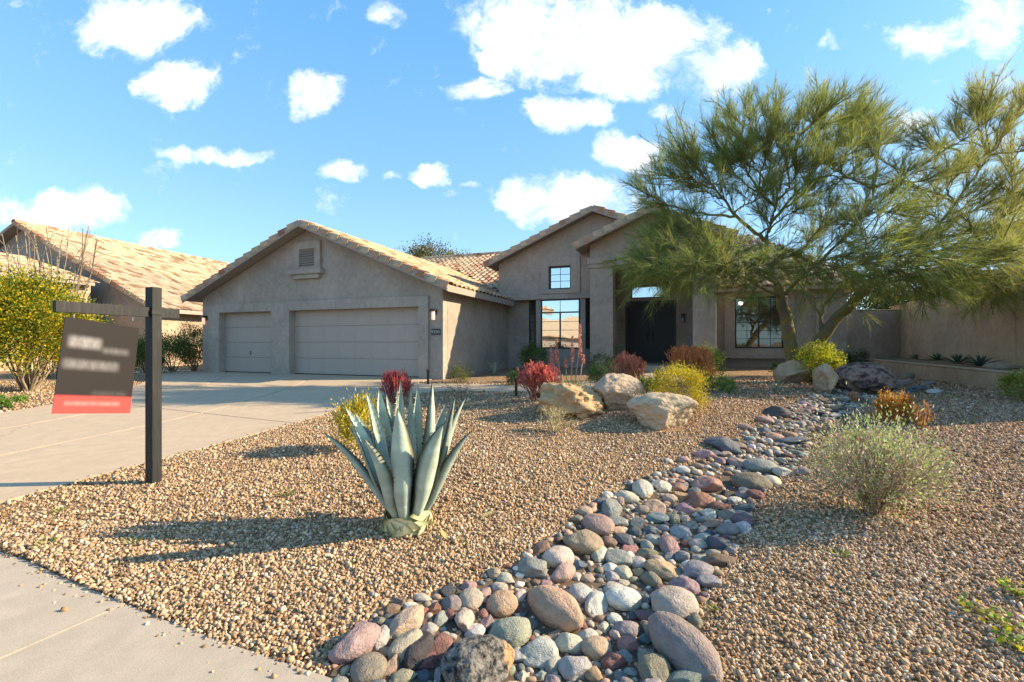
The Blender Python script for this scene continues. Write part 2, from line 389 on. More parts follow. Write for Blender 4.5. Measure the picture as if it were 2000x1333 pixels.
DR_R = [(-6.2, 2.5), (-5.2, 3.1)]+[ray(a, b, terr0)[:2] for a, b in [(0,985),(110,953),(285,906),(400,876),(500,849),(600,821),(660,801),(720,783),(770,769)]]+[HW(-.3, -1.2), HW(-.3, 0)]
DR_L = [(-9.3, 2.6)]+[ray(a, b, terr0)[:2] for a, b in [(0,808),(110,790),(262,757)]]+[HW(-9.45, -1.6), HW(-9.45, 0)]
def resample(pl, n):
    pl = np.array(pl); s = np.r_[0, np.cumsum(np.hypot(*np.diff(pl, axis=0).T))]; t = np.linspace(0, s[-1], n)
    return np.c_[np.interp(t, s, pl[:, 0]), np.interp(t, s, pl[:, 1])]
DR_POLY = DR_R+DR_L[::-1]
PATH_A = [HW(-.3, -1.15), (-1.2, 11.95), (.1, 11.6), (2.0, 12.3), (3.6, 13.6), (4.6, 15.2), (4.9, 16.4)]
PATH_B = [ray(800, 770, terr0)[:2], (-1.4, 10.7), (.1, 10.35), (2.6, 11.0), (4.6, 12.4), (6.0, 14.2), (6.5, 15.8)]
PATH_POLY = PATH_A+PATH_B[::-1]
SIDE_POLY = [HW(-12.6, -1.5), HW(-9.5, -1.5), HW(-9.5, .3), HW(-12.6, .6)]
PAVED = [SW_POLY, DR_POLY, PATH_POLY, SIDE_POLY]
def terr(x, y):
    z = terr1(x, y)
    for p in PAVED: z = np.where(inpoly(x, y, p), z-.09, z)
    return z
def seg(a, b, h): return np.arange(a, b-1e-6, h)
gx = np.r_[-1500, -700, -300, -120, -60, -40, -30, seg(-24, -9, .4), seg(-9, 9, .09), seg(9, 16, .25), 16, 18, 22, 30, 60, 120, 300, 700, 1500]
gy = np.r_[-1500, -700, -300, -120, -60, -30, -15, -8, -4, -1, seg(0, 1.5, .25), seg(1.5, 13, .09), seg(13, 20, .25), 20, 23, 27, 34, 45, 70, 130, 300, 700, 1500]
X, Y = np.meshgrid(gx, gy); Z = terr(X, Y)
lump = np.zeros_like(Z)
V = np.c_[X.ravel(), Y.ravel(), Z.ravel()]
ii = np.arange(X.size).reshape(X.shape)
F = np.c_[ii[:-1, :-1].ravel(), ii[:-1, 1:].ravel(), ii[1:, 1:].ravel(), ii[1:, :-1].ravel()]
link('ground', npmesh('ground', V, F, smooth=True), M_GRAVEL, kind='structure')

def strip(name, A, B, n, m, zf, mat, parent=None, th=.12, lift=.0, kind=None, bevelw=.008):
    """slab between curves A and B: n along, m across, with skirts"""
    A = resample(A, n+1); B = resample(B, n+1); u = np.linspace(0, 1, m+1)
    P = A[:, None, :]*(1-u[None, :, None])+B[:, None, :]*u[None, :, None]
    z = zf(P[..., 0], P[..., 1])+lift
    bm = bmesh.new(); vs = [[bm.verts.new((P[i, j, 0], P[i, j, 1], z[i, j])) for j in range(m+1)] for i in range(n+1)]
    for i in range(n):
        for j in range(m): bm.faces.new((vs[i][j], vs[i][j+1], vs[i+1][j+1], vs[i+1][j]))
    be = [e for e in bm.edges if e.is_boundary]
    r = bmesh.ops.extrude_edge_only(bm, edges=be)
    for v in r['geom']:
        if isinstance(v, bmesh.types.BMVert): v.co.z -= th
    bmesh.ops.recalc_face_normals(bm, faces=bm.faces)
    me = bpy.data.meshes.new(name); bm.to_mesh(me); bm.free()
    if me.polygons and sum(p.normal.z for p in me.polygons) < 0: me.flip_normals()
    return link(name, me, mat, parent, kind=kind)
def lerp_curve(A, B, u, n=60):
    A = resample(A, n); B = resample(B, n); return A*(1-u)+B*u
def cut(c, t0, t1, n=30):
    c = np.asarray(c); s = np.linspace(0, 1, len(c)); t = np.linspace(t0, t1, n)
    return np.c_[np.interp(t, s, c[:, 0]), np.interp(t, s, c[:, 1])]
# driveway slabs (recessed joints between them)
drive = empty('driveway', (0, 0, 0)); drive['kind'] = 'structure'
rows = [0, .18, .47, .72, 1.0]; cols = [0, .30, .64, 1.0]
def drz(x, y): return np.minimum(.012+terr0(x, y), .40)
for i in range(4):
    for j in range(3):
        e = .0022
        a = cut(lerp_curve(DR_L, DR_R, cols[j]+(e if j else 0)), rows[i]+(.0011 if i else 0), rows[i+1]-(.0011 if i < 3 else 0))
        b = cut(lerp_curve(DR_L, DR_R, cols[j+1]-(e if j < 2 else 0)), rows[i]+(.0011 if i else 0), rows[i+1]-(.0011 if i < 3 else 0))
        strip('concrete_slab', a, b, 16, 8, drz, M_CONC, drive)
walk = empty('sidewalk', (0, 0, 0)); walk['kind'] = 'structure'
for t0, t1 in ((0, .155), (.157, .56), (.562, 1)):
    strip('concrete_slab', cut(resample(SW_N, 60), t0, t1), cut(resample(SW_E, 60), t0, t1), 24, 6, lambda x, y: .03+0*x, M_WALK, walk)
pth = empty('front_path', (0, 0, 0)); pth['kind'] = 'structure'
for t0, t1 in ((0, .33), (.334, .66), (.664, 1)):
    strip('concrete_slab', cut(resample(PATH_A, 60), t0, t1), cut(resample(PATH_B, 60), t0, t1), 12, 4, lambda x, y: terr0(x, y)+.012, M_CONC, pth)
strip('side_path', [SIDE_POLY[0], SIDE_POLY[1]], [SIDE_POLY[3], SIDE_POLY[2]], 6, 3, lambda x, y: np.minimum(terr0(x, y)+.012, .40), M_CONC, kind='structure')
# the street beyond the pavement, behind the viewer
m, nt_, b_ = newmat('asphalt', .9, .2); setc(nt_, b_, mixc(nt_, noise_(nt_, wcoord(nt_), 60, 3), (.035, .035, .037), (.07, .068, .065)))
ax = Vector((-.91, .42, 0)); ay = Vector((-.42, -.91, 0)); c0 = Vector((-1.6, .9, 0))
MB().add([c0+ax*200+ay*.6, c0-ax*200+ay*.6, c0-ax*200+ay*9, c0+ax*200+ay*9], [(0, 1, 2, 3)]).build('road', m, kind='structure').location.z = .027

# ------------------------------------------------------------------ the house (local x = along the front, y = into the depth)
H = empty('stucco_house', (OX, OY, 0), R(-20), 'single-storey taupe stucco house with tiled gables and three-car garage', 'house')
CAML = Vector(((0-OX)*HU[0]+(0-OY)*HU[1], (0-OX)*HV[0]+(0-OY)*HV[1], CAM_Z))
PIT = .425
def front(d0): return lambda a, b, t: (a, d0+t, b)
def zg(s): return 5.12-PIT*abs(s+4.87)           # garage roof underside
# garage front wall
gw = [(-9.75, .2), (-9.75, zg(-9.75)+.02), (-4.87, zg(-4.87)+.02), (0, zg(0)+.02), (0, .2), (-.775, .2), (-.775, 2.49), (-5.655, 2.49), (-5.655, .2), (-6.43, .2), (-6.43, 2.49), (-8.86, 2.49), (-8.86, .2)]
bevel(link('wall', plate(gw, [], 0, .3, front(0)), M_STUC, H), .018)
tr = [(-9.37, .385), (-9.37, 2.80), (-.45, 2.80), (-.45, .385), (-.775, .385), (-.775, 2.487), (-5.655, 2.487), (-5.655, .385), (-6.43, .385), (-6.43, 2.487), (-8.86, 2.487), (-8.86, .385)]
bevel(link('door_surround', plate(tr, [], -.065, .004, front(0)), M_TRIM, H), .015)
MB().box(-.25, 0, .302, 5.6, .2, zg(0)+.02).build('wall', M_STUC, H)
MB().box(-9.75, -9.5, .302, 10, .2, zg(-9.5)).build('wall', M_STUC, H)
# garage doors
def gdoor(s0, s1, ncol, handle):
    z0, z1 = .405, 2.50; h = (z1-z0)/4; mb = MB()
    prof = []
    for i in range(4):
        a = z0+i*h; prof += [(0, a+.012), (0, a+h-.012), (.018, a+h-.004), (.018, a+h+.004)] if i < 3 else [(0, a+.012), (0, a+h)]
    d0 = .2; vs = [(s, d0+p[0], p[1]) for s in (s0, s1) for p in prof]+[(s, d0+.06, z) for s in (s0, s1) for z in (z0, z1)]
    n = len(prof); fs = [(i, i+1, n+i+1, n+i) for i in range(n-1)]; mb.add(vs, fs)
    door = mb.build('garage_door', M_GDOOR, H)
    w = (s1-s0)/ncol; pw, ph = w-.07, h-.11
    x0, x1, y0 = pw/2, pw/2-.035, ph/2
    pm = MB().add([(-x0, 0, -y0), (x0, 0, -y0), (x0, 0, y0), (-x0, 0, y0), (-x0+.02, .0025, -y0+.02), (x0-.02, .0025, -y0+.02), (x0-.02, .0025, y0-.02), (-x0+.02, .0025, y0-.02),
                   (-x0+.05, .001, -y0+.05), (x0-.05, .001, -y0+.05), (x0-.05, .001, y0-.05), (-x0+.05, .001, y0-.05)],
                  [(0, 1, 5, 4), (1, 2, 6, 5), (2, 3, 7, 6), (3, 0, 4, 7), (4, 5, 9, 8), (5, 6, 10, 9), (6, 7, 11, 10), (7, 4, 8, 11), (8, 9, 10, 11)]).mesh('door_panel')
    if sum(p.normal.y for p in pm.polygons) > 0: pm.flip_normals()
    for i in range(4):
        for j in range(ncol):
            link('door_panel', pm, M_GDOOR, door, (s0+w*(j+.5), d0-.0045, z0+h*(i+.5)))
    mb = MB().box(s0-.02, s1+.02, d0-.02, d0+.02, z0-.012, z0+.018); mb.build('bottom_seal', M_DOORGAP, door)
    if handle:
        MB().box((s0+s1)/2-.012, (s0+s1)/2+.012, d0-.045, d0-.005, 1.02, 1.16).build('handle', M_CHROME, door, bev=.004)
    return door
gdoor(-5.655, -.775, 8, False); gdoor(-8.86, -6.43, 4, True)
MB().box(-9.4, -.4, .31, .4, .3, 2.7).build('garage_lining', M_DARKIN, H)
MB().box(-9.40, -.42, -.02, .25, .2, .398).build('threshold', M_CONC, H)
# gable vent
V_ = -4.9
bevel(link('vent', plate([(V_-.54, 3.78), (V_+.54, 3.78), (V_+.54, 4.70), (V_-.54, 4.70)], [[(V_-.31, 3.87), (V_+.31, 3.87), (V_+.31, 4.45), (V_-.31, 4.45)]], -.09, .004, front(0)), M_TRIM, H), .012)
vent = H.children[-1]
MB().box(V_-.31, V_+.31, -.02, -.005, 3.87, 4.45).build('vent_back', M_DARKIN, vent)
lv = MB().add([(-.31, -.075, -.03), (.31, -.075, -.03), (.31, -.02, .035), (-.31, -.02, .035), (-.31, -.07, -.038), (.31, -.07, -.038), (.31, -.015, .027), (-.31, -.015, .027)],
              [(0, 1, 2, 3), (7, 6, 5, 4), (0, 4, 5, 1), (2, 6, 7, 3), (1, 5, 6, 2), (3, 7, 4, 0)]).mesh('slat')
for k in range(8): link('slat', lv, M_FASC, vent, (V_, 0, 3.91+k*.073))
MB().box(V_-.66, V_+.66, -.20, .002, 3.64, 3.80).build('vent_sill', M_TRIM, vent, bev=.012)
MB().box(V_-.52, V_+.52, -.13, .002, 3.50, 3.638).build('vent_sill', M_TRIM, vent, bev=.012)

# roofs
def slab(poly, zf, t0, t1, name='roof', mat=None): return link(name, plate(poly, [], t0, t1, lambda a, b, t: (a, b, zf(a, b)+t)), mat or M_FASC, H)
slab([(-4.87, -.42), (.36, -.42), (.36, 5.03), (-.32, 5.03), (-.32, 10.4), (-4.87, 10.4)], lambda s, d: zg(s), .03, .15)
slab([(-4.872, -.42), (-4.872, 10.4), (-10.12, 10.4), (-10.12, -.42)], lambda s, d: zg(s), .03, .15)
def fascia(pts, d0, d1, hgt=.19):
    """board under a rake: polyline of (s, z_bottom)"""
    vs = []; fs = []
    for s, z in pts: vs += [(s, d0, z), (s, d1, z), (s, d1, z+hgt), (s, d0, z+hgt)]
    for i in range(len(pts)-1):
        a, b = 4*i, 4*i+4
        fs += [(a+k, a+(k+1) % 4, b+(k+1) % 4, b+k) for k in range(4)]
    fs += [(0, 1, 2, 3), tuple(4*(len(pts)-1)+k for k in (3, 2, 1, 0))]
    return MB().add(vs, fs).build('rake_board', M_FASC, H)
fascia([(-10.14, zg(-10.14)-.03), (-4.87, zg(-4.87)-.03), (.38, zg(.38)-.03)], -.465, -.424)
MB().box(.34, .385, -.42, 5.03, zg(.36)-.05, zg(.36)+.14).build('eave_board', M_FASC, H)
# rake tiles
prf = [(.24, .02), (.17, .075), (.05, .078), (-.02, .05), (-.034, -.03), (-.036, -.135)]
def rake_mesh(L=.44):
    vs = []
    for x, g in ((0, -.018), (L, .026)):
        o = [(x, y+(-g if y < .1 else g), z+g) for y, z in prf]; i_ = [(x, y+(-g if y < .1 else g)+(.02 if y < .1 else 0), z+g-(.02 if y >= -.01 else 0)) for y, z in prf]
        vs += o+i_[::-1]
    n = 12; fs = [(k, (k+1) % n, n+(k+1) % n, n+k) for k in range(n)]
    for b in (0, n):
        for k in range(5): fs.append((b+k, b+k+1, b+n-2-k, b+n-1-k))
    return MB().add(vs, fs).mesh('rake_tile')
RAKE = rake_mesh()
def rake(parent, apex, s_tip, dfront, pit, step=.40, mat=None, first=.02):
    sa, za = apex; th = math.atan(pit); sg = 1 if s_tip > sa else -1
    L = abs(s_tip-sa)/math.cos(th); n = int(round(L/step)); st = L/n
    for k in range(n):
        x = sg*math.cos(th)*(k*st+first); z = -math.sin(th)*(k*st+first)
        o = link('rake_tile', RAKE, mat or M_TILE, parent, (sa+x, dfront, za+z), (0, sg*th, 0), (sg*st/.40, 1, 1))
rake(H, (-4.87, zg(-4.87)+.16), .36, -.43, PIT); rake(H, (-4.87, zg(-4.87)+.16), -10.12, -.43, PIT)
# field tiles
def tile_mesh(w=.30, L=.43, amp=.06, seg_=6):
    xs = [w*k/seg_ for k in range(seg_+1)]; zs = [amp*math.sin(math.pi*min(1, x/(w*.72)))**.75 if x < w*.72 else 0 for x in xs]
    vs = [(x, 0, z+.045) for x, z in zip(xs, zs)]+[(x, L, z+.012) for x, z in zip(xs, zs)]+[(x, .004, z+.012 if z > .01 else z+.015) for x, z in zip(xs, zs)]
    n = seg_+1; fs = [(k, k+1, n+k+1, n+k) for k in range(seg_)]+[(2*n+k, 2*n+k+1, k+1, k) for k in range(seg_)]
    me = MB().add(vs, fs).mesh('roof_tile', fixn=False); return me
def tile_field(parent, me, mi, ms, org, ex, ey, na, nu, w, ex_, keep, n_ind, caml, jit=.01):
    org, ex, ey = Vector(org), Vector(ex).normalized(), Vector(ey).normalized(); ez = ex.cross(ey)
    Rm = Matrix((ex, ey, ez)).transposed(); rot = Rm.to_euler(); pos = []
    for j in range(nu):
        for i in range(na):
            p = org+ex*(i*w+random.uniform(-jit, jit))+ey*(j*ex_+random.uniform(-jit, jit))
            if keep(p): pos.append(p)
    pos.sort(key=lambda p: (p-caml).length)
    for p in pos[:n_ind]:
        link('roof_tile', me, mi, parent, p, (rot.x+random.gauss(0, .012), rot.y+random.gauss(0, .012), rot.z+random.gauss(0, .01)))
    rest = pos[n_ind:]
    if rest:
        bv = np.array([v.co[:] for v in me.vertices]) @ np.array(Rm).T; bf = np.array([p.vertices[:] for p in me.polygons])
        P = np.array(rest); V = (P[:, None, :]+bv[None]).reshape(-1, 3)
        F = (bf[None]+(np.arange(len(P))*len(bv))[:, None, None]).reshape(-1, 4)
        c = np.repeat(np.random.default_rng(3).random(len(P)), len(bv)); V[:, 2] += np.repeat(np.random.default_rng(4).normal(0, .006, len(P)), len(bv))
        link('roof_tile', npmesh('roof_tiles', V, F, np.c_[c, c, c]), ms, parent, kind='stuff')
TILE = tile_mesh()
def zm(s, d): return 3.2+.43*(d-5.0)              # main front slope
# garage slope that faces the entry
sl = Vector((-1, 0, PIT)).normalized()
tile_field(H, TILE, M_TILE, M_TILE_S, (.40, -.18, zg(.40)+.15), (0, 1, 0), sl, 34, 15, .30, .385,
           lambda p: p.x > -4.8 and (p.y < 4.75 or (p.x < -.35 and p.z > zm(p.x, p.y)-.1)), 0, CAML)
# main roof behind
slab([(-8.6, 5.0), (-.33, 5.0), (-.33, 13.0), (-8.6, 13.0)], zm, -.12, 0)
slab([(-.329, 7.6), (7.2, 7.6), (7.2, 6.05), (12.2, 6.05), (9.2, 13.0), (-.329, 13.0)], lambda s, d: 3.35+.482*(d-6.05), -.12, 0)
slab([(-8.6, 13.002), (9.2, 13.002), (12.2, 20), (-8.6, 20)], lambda s, d: 6.64-.43*(d-13), -.12, 0)
slab([(9.201, 13.0), (12.2, 6.05), (12.2, 20)], lambda s, d: 6.70-(s-9.2)*1.117, -.12, 0)
fm = Vector((0, 1, .43)).normalized()
tile_field(H, TILE, M_TILE, M_TILE_S, (-8.55, 5.0, zm(0, 5.0)+.0), (1, 0, 0), fm, 29, 20, .30, .44,
           lambda p: p.x < -.6 and p.z > zg(p.x)+.05, 280, Vector((-2, 6, 3)))
cap = MB(); 
for k in range(6): pass
capm = MB().add([(x, y*1.0*(1+.12*(x > .2)), z*(1+.12*(x > .2))) for x in (0, .44) for y, z in ((-.16, -.06), (-.1, .05), (0, .09), (.1, .05), (.16, -.06))],
                [(k, k+1, 6+k, 5+k) for k in range(4)]+[(0, 5, 9, 4)]).mesh('ridge_tile')
for k in range(44): link('ridge_tile', capm, M_TILE, H, (-8.6+k*.4, 13.0, 6.68))
fm2 = Vector((0, 1, .482)).normalized()
tile_field(H, TILE, M_TILE, M_TILE_S, (7.6, 6.02, 3.36), (1, 0, 0), fm2, 15, 17, .30, .44, lambda p: p.x < 12.2-(p.y-6.05)*.43, 0, CAML)
# raised gable over the bay window
def zb(s): return 6.15-.43*abs(s-3.47)
bw = [(-.29, 3.2), (-.29, zb(-.29)+.02), (3.47, zb(3.47)+.02), (7.3, zb(7.3)+.02), (7.3, 4.32), (3.98, 4.32), (3.98, 3.2)]
bevel(link('gable_wall', plate(bw, [[(1.75, 3.45), (2.60, 3.45), (2.60, 4.315), (1.75, 4.315)]], 0, .28, front(5.05)), M_STUC, H), .015)
MB().box(-.288, -.06, 5.332, 9, 2.9, 4.55).build('wall', M_STUC, H)
MB().box(-.30, 3.9, 5.02, 5.34, 3.08, 3.27).build('ledge', M_TRIM, H, bev=.015)
bevel(link('window_surround', plate([(1.42, 3.275), (2.95, 3.275), (2.95, 4.64), (1.42, 4.64)], [[(1.75, 3.45), (2.60, 3.45), (2.60, 4.315), (1.75, 4.315)]], -.05, .003, front(5.05)), M_TRIM, H), .012)
slab([(3.47, 4.63), (7.75, 4.63), (7.75, 12.6), (3.47, 12.6)], lambda s, d: zb(s), .03, .15)
slab([(3.468, 4.63), (3.468, 12.6), (-.68, 12.6), (-.68, 4.63)], lambda s, d: zb(s), .03, .15)
fascia([(-.70, zb(-.70)-.03), (3.47, zb(3.47)-.03), (7.77, zb(7.77)-.03)], 4.58, 4.625)
rake(H, (3.47, zb(3.47)+.16), -.68, 4.62, .43); rake(H, (3.47, zb(3.47)+.16), 7.75, 4.62, .43)
# lower wall and bay
MB().box(-.02, .85, 5.4, 5.65, .2, 3.08).build('wall', M_STUC, H)
MB().box(3.5, 4.0, 5.4, 5.65, .2, 3.08).build('wall', M_STUC, H)
bay = [(.85, 5.4), (1.23, 5.1), (3.12, 5.1), (3.5, 5.4), (3.5, 5.65), (.85, 5.65)]
link('bay_wall', plate(bay, [], .2, 1.22, lambda a, b, t: (a, b, t)), M_STUC, H)
MB().box(-.01, .84, 5.36, 5.402, .2, .78).build('plinth', M_TRIM, H, bev=.01)
for a, b in (((.85, 5.4), (1.23, 5.1)), ((3.12, 5.1), (3.5, 5.4))): pass
for s in (1.23+.09, 3.12-.09): MB().box(s-.10, s+.10, 5.1, 5.24, 1.221, 3.079).build('pillar', M_TRIM, H, bev=.012)
def window(parent, loc, rz, w, h, vm=(), hm=(), grid=(1, 1), glass=None, fw=.05, vm_span=None):
    """frame mesh with a hole per pane; panes and muntins are its children. x along, y inward, z up"""
    xs = [fw]+[x+o for x in vm for o in (-.025, .025)]+[w-fw]
    zs = [fw]+[z+o for z in hm for o in (-.025, .025)]+[h-fw]
    holes = []; panes = []
    for i in range(0, len(zs), 2):
        full = vm_span is not None and i//2 not in vm_span
        xx = [xs[0], xs[-1]] if full else xs
        for j in range(0, len(xx), 2):
            holes.append([(xx[j], zs[i]), (xx[j+1], zs[i]), (xx[j+1], zs[i+1]), (xx[j], zs[i+1])]); panes.append((xx[j], xx[j+1], zs[i], zs[i+1]))
    me = plate([(0, 0), (w, 0), (w, h), (0, h)], holes, 0, .07, lambda a, b, t: (a, t, b))
    fr = link('window', me, M_BRONZE, parent, loc, (0, 0, rz))
    for (x0, x1, z0, z1) in panes:
        MB().box(x0, x1, .032, .038, z0, z1).build('pane', glass or M_GLASS, fr)
        nx = max(1, round(grid[0]*(x1-x0)/w)); nz = max(1, round(grid[1]*(z1-z0)/h))
        for k in range(1, nx): MB().box(x0+(x1-x0)*k/nx-.008, x0+(x1-x0)*k/nx+.008, .022, .030, z0, z1).build('muntin', M_BRONZE, fr)
        for k in range(1, nz): MB().box(x0, x1, .0215, .0295, z0+(z1-z0)*k/nz-.008, z0+(z1-z0)*k/nz+.008).build('muntin', M_BRONZE, fr)
    return fr
window(H, (1.42, 5.08, 1.222), 0, 1.51, 1.856, vm=(.755,), hm=(1.36,), grid=(2, 6), vm_span=(0,))
sa = math.hypot(.38, .30); an = math.atan2(.30, .38)
window(H, (.86, 5.385, 1.222), -an, sa-.05, 1.856, hm=(1.36,), grid=(1, 6))
window(H, (3.16, 5.11, 1.222), an, sa-.05, 1.856, hm=(1.36,), grid=(1, 6))
window(H, (1.755, 5.12, 3.455), 0, .84, .855, grid=(2, 3))
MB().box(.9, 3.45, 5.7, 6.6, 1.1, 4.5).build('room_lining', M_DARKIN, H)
# entry portal
def zc(s): return 5.71-.43*abs(s-5.5)
cg = [(3.458, 4.05), (3.458, zc(3.458)+.02), (5.5, zc(5.5)+.02), (7.475, zc(7.475)+.02), (7.475, 4.05)]
bevel(link('gable_wall', plate(cg, [], 0, .78, front(4.2)), M_STUC, H), .015)
MB().box(3.458, 4.244, 4.2, 4.98, .2, 4.05).build('pillar', M_STUC, H, bev=.02)
MB().box(6.79, 7.475, 4.2, 4.98, .2, 4.05).build('pillar', M_STUC, H, bev=.02)
for a, b in ((3.458, 4.244), (6.79, 7.475)):
    MB().box(a-.045, b+.045, 4.155, 5.02, 4.02, 4.16).build('capital', M_TRIM, H, bev=.012)
    MB().box(a-.09, b+.09, 4.11, 5.06, 4.161, 4.36).build('capital', M_TRIM, H, bev=.012)
slab([(5.5, 3.78), (8.0, 3.78), (8.0, 11), (5.5, 11)], lambda s, d: zc(s), .03, .15)
slab([(5.498, 3.78), (5.498, 11), (3.0, 11), (3.0, 3.78)], lambda s, d: zc(s), .03, .15)
fascia([(2.98, zc(2.98)-.03), (5.5, zc(5.5)-.03), (8.02, zc(8.02)-.03)], 3.735, 3.778)
rake(H, (5.5, zc(5.5)+.16), 3.0, 3.77, .43); rake(H, (5.5, zc(5.5)+.16), 8.0, 3.77, .43)
MB().box(3.78, 3.999, 5.332, 7.3, .2, 4.6).build('wall', M_STUC, H)
MB().box(6.95, 7.2, 4.982, 7.3, .2, 4.6).build('wall', M_STUC, H)
bw2 = [(4.0, .2), (4.0, 4.3), (6.95, 4.3), (6.95, .2), (6.27, .2), (6.27, 3.12), (4.33, 3.12), (4.33, .2)]
link('wall', plate(bw2, [[(4.55, 3.22), (6.1, 3.22), (6.1, 3.76), (4.55, 3.76)]], 0, .2, front(7.3)), M_STUC, H)
MB().box(3.95, 7.0, 4.99, 7.5, 4.301, 4.42).build('entry_ceiling', M_STUC, H)
MB().box(4.0, 6.95, 4.4, 7.4, .2, .655).build('porch_floor', M_CONC, H, bev=.015)
window(H, (4.55, 7.36, 3.22), 0, 1.55, .54, grid=(1, 1))
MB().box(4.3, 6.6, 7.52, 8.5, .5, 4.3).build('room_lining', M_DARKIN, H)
df = link('front_door', plate([(4.33, .66), (6.27, .66), (6.27, 3.12), (4.33, 3.12)], [[(4.42, .70), (5.285, .70), (5.285, 3.03), (4.42, 3.03)], [(5.315, .70), (6.18, .70), (6.18, 3.03), (5.315, 3.03)]], .06, .16, front(7.3)), M_BRONZE, H)
for a, b in ((4.425, 5.28), (5.32, 6.175)):
    lf = link('door_leaf', plate([(a, .705), (b, .705), (b, 3.025), (a, 3.025)], [[(a+.12, .9), (b-.12, .9), (b-.12, 2.9), (a+.12, 2.9)]], .08, .13, front(7.3)), M_DOORBLK, df)
    MB().box(a+.121, b-.121, 7.40, 7.415, .901, 2.899).build('door_pane', M_DOORBLK, df)
for s in (5.2, 5.4): MB().tube([(s, 7.37, 1.5), (s, 7.32, 1.53), (s, 7.32, 1.9), (s, 7.37, 1.93)], .014, 6).build('handle', M_BLACKMET, df)
# right wing
MB().box(7.476, 8.2, 6.5, 6.75, .2, 3.45).build('wall', M_STUC, H)
wg = [(8.2, .2), (11.56, .2), (11.56, 3.45), (8.2, 3.45)]
link('wall', plate(wg, [[(8.25, 1.24), (9.79, 1.24), (9.79, 3.07), (8.25, 3.07)]], 0, .25, front(6.5)), M_STUC, H)
bevel(link('window_surround', plate([(7.9, 1.16), (10.1, 1.16), (10.1, 3.34), (7.9, 3.34)], [[(8.25, 1.24), (9.79, 1.24), (9.79, 3.07), (8.25, 3.07)]], -.07, .003, front(6.5)), M_TRIM, H), .012)
MB().box(7.85, 10.15, 6.30, 6.502, .88, 1.165).build('window_sill', M_TRIM, H, bev=.015)
MB().box(10.72, 11.60, 6.38, 6.502, .2, 2.95).build('pillar', M_STUC, H, bev=.015)
MB().box(10.66, 11.66, 6.33, 6.504, 2.951, 3.10).build('capital', M_TRIM, H, bev=.012)
MB().box(11.31, 11.56, 6.752, 16, .2, 3.3).build('wall', M_STUC, H)
window(H, (8.255, 6.54, 1.245), 0, 1.53, 1.82, vm=(.765,), grid=(4, 6), glass=M_GLASS2)
rm = MB().add([(8.0, 6.76, .9), (10.0, 6.76, .9), (10.0, 9.5, .9), (8.0, 9.5, .9), (8.0, 6.76, 3.3), (10.0, 6.76, 3.3), (10.0, 9.5, 3.3), (8.0, 9.5, 3.3)], [(0, 1, 2, 3), (4, 5, 6, 7), (1, 2, 6, 5), (2, 3, 7, 6), (3, 0, 4, 7)])
rm.build('room_lining', plain('room_paint', (.30, .26, .2), .9, .1), H)
bl = MB()
for k in range(44):
    z = 1.27+k*.0405; bl.add([(8.27, 6.67, z), (9.77, 6.67, z), (9.77, 6.71, z+.012), (8.27, 6.71, z+.012)], [(0, 1, 2, 3)])
bl.build('blind_slat', M_BLIND, H, kind='stuff')
lampo = MB().tube([(8.42, 7.6, 3.28), (8.42, 7.6, 3.02)], .012, 6).build('ceiling_lamp', M_BRONZE, H)
for dx in (-.10, .12): MB().lathe([(.015, .08), (.06, .05), (.075, 0), (.05, -.05), (.01, -.06)], (8.45+dx, 7.6, 2.93), 10).build('bulb', M_BULB, lampo, True)
# wall lamps, number plate
def wlamp(s, d, z, lit=True, r=.05):
    w = MB().box(s-.07, s+.07, d-.035, d, z-.06, z+.10).box(s-.075, s+.075, d-.17, d-.034, z+.03, z+.105).build('wall_lamp', M_BLACKMET, H, bev=.006)
    MB().lathe([(.03, .03), (r, .02), (r, -.2), (r*.9, -.21)], (s, d-.10, z), 12).build('lamp_glass', M_LAMP if lit else M_CHROME, w, True)
wlamp(-.26, -.0, 2.30); wlamp(-9.56, -.0, 2.30); wlamp(6.52, 7.3, 2.45, False)
npl = MB().box(-.37, -.075, -.03, .002, 1.66, 1.83).build('number_plate', M_BLACKMET, H, bev=.006)
for k, ch in enumerate('9350'):
    cu = bpy.data.curves.new('numeral', 'FONT'); cu.body = ch; cu.size = .125; cu.extrude = .006; cu.align_x = 'CENTER'
    tmp = bpy.data.objects.new('tmp', cu); me = bpy.data.meshes.new_from_object(tmp); bpy.data.objects.remove(tmp); bpy.data.curves.remove(cu)
    link('numeral', me, M_GOLD, npl, (-.33+k*.068, -.034, 1.702), (R(90), 0, 0))
MB().lathe([(.05, 0), (.05, .25), (.06, .26), (.06, .3), (.01, .31)], (-2.1, 9.0, 4.9), 10).build('vent_pipe', M_TILE, H, True)

# ------------------------------------------------------------------ neighbouring house
NB = empty('neighbor_house', (-14.7, 21.5, 0), R(-14), 'cream house with a broad sunlit tan tile roof beyond the driveway', 'house')
def nl(x, y): c, s = math.cos(R(14)), math.sin(R(14)); return (-14.7+x*c+y*s, 21.5-x*s+y*c)
c14, s14 = math.cos(R(14)), math.sin(R(14))
CAMN = Vector(((14.7)*c14+(-21.5)*-s14, 14.7*s14+(-21.5)*c14, CAM_Z))
NP = .5
def zn(x): return 2.95-NP*x if x > -8.3 else 2.95+NP*8.3+NP*(x+8.3)
MB().box(-16, -.55, -1.9, 10, 0, 2.95).build('wall', M_CREAM, NB)
link('gable_wall', plate([(-16, 2.95), (-.6, 2.95), (-8.3, 6.9)], [], 0, .2, front(-1.9)), M_STUC, NB)
MB().box(-2.2, -1.85, -3.6, -3.25, 0, 2.9).build('pillar', M_CREAM, NB)
link('roof', plate([(-8.3, -2.3), (0, -2.3), (0, 11), (-8.3, 11)], [], -.15, 0, lambda a, b, t: (a, b, zn(a)+t)), M_FASC, NB)
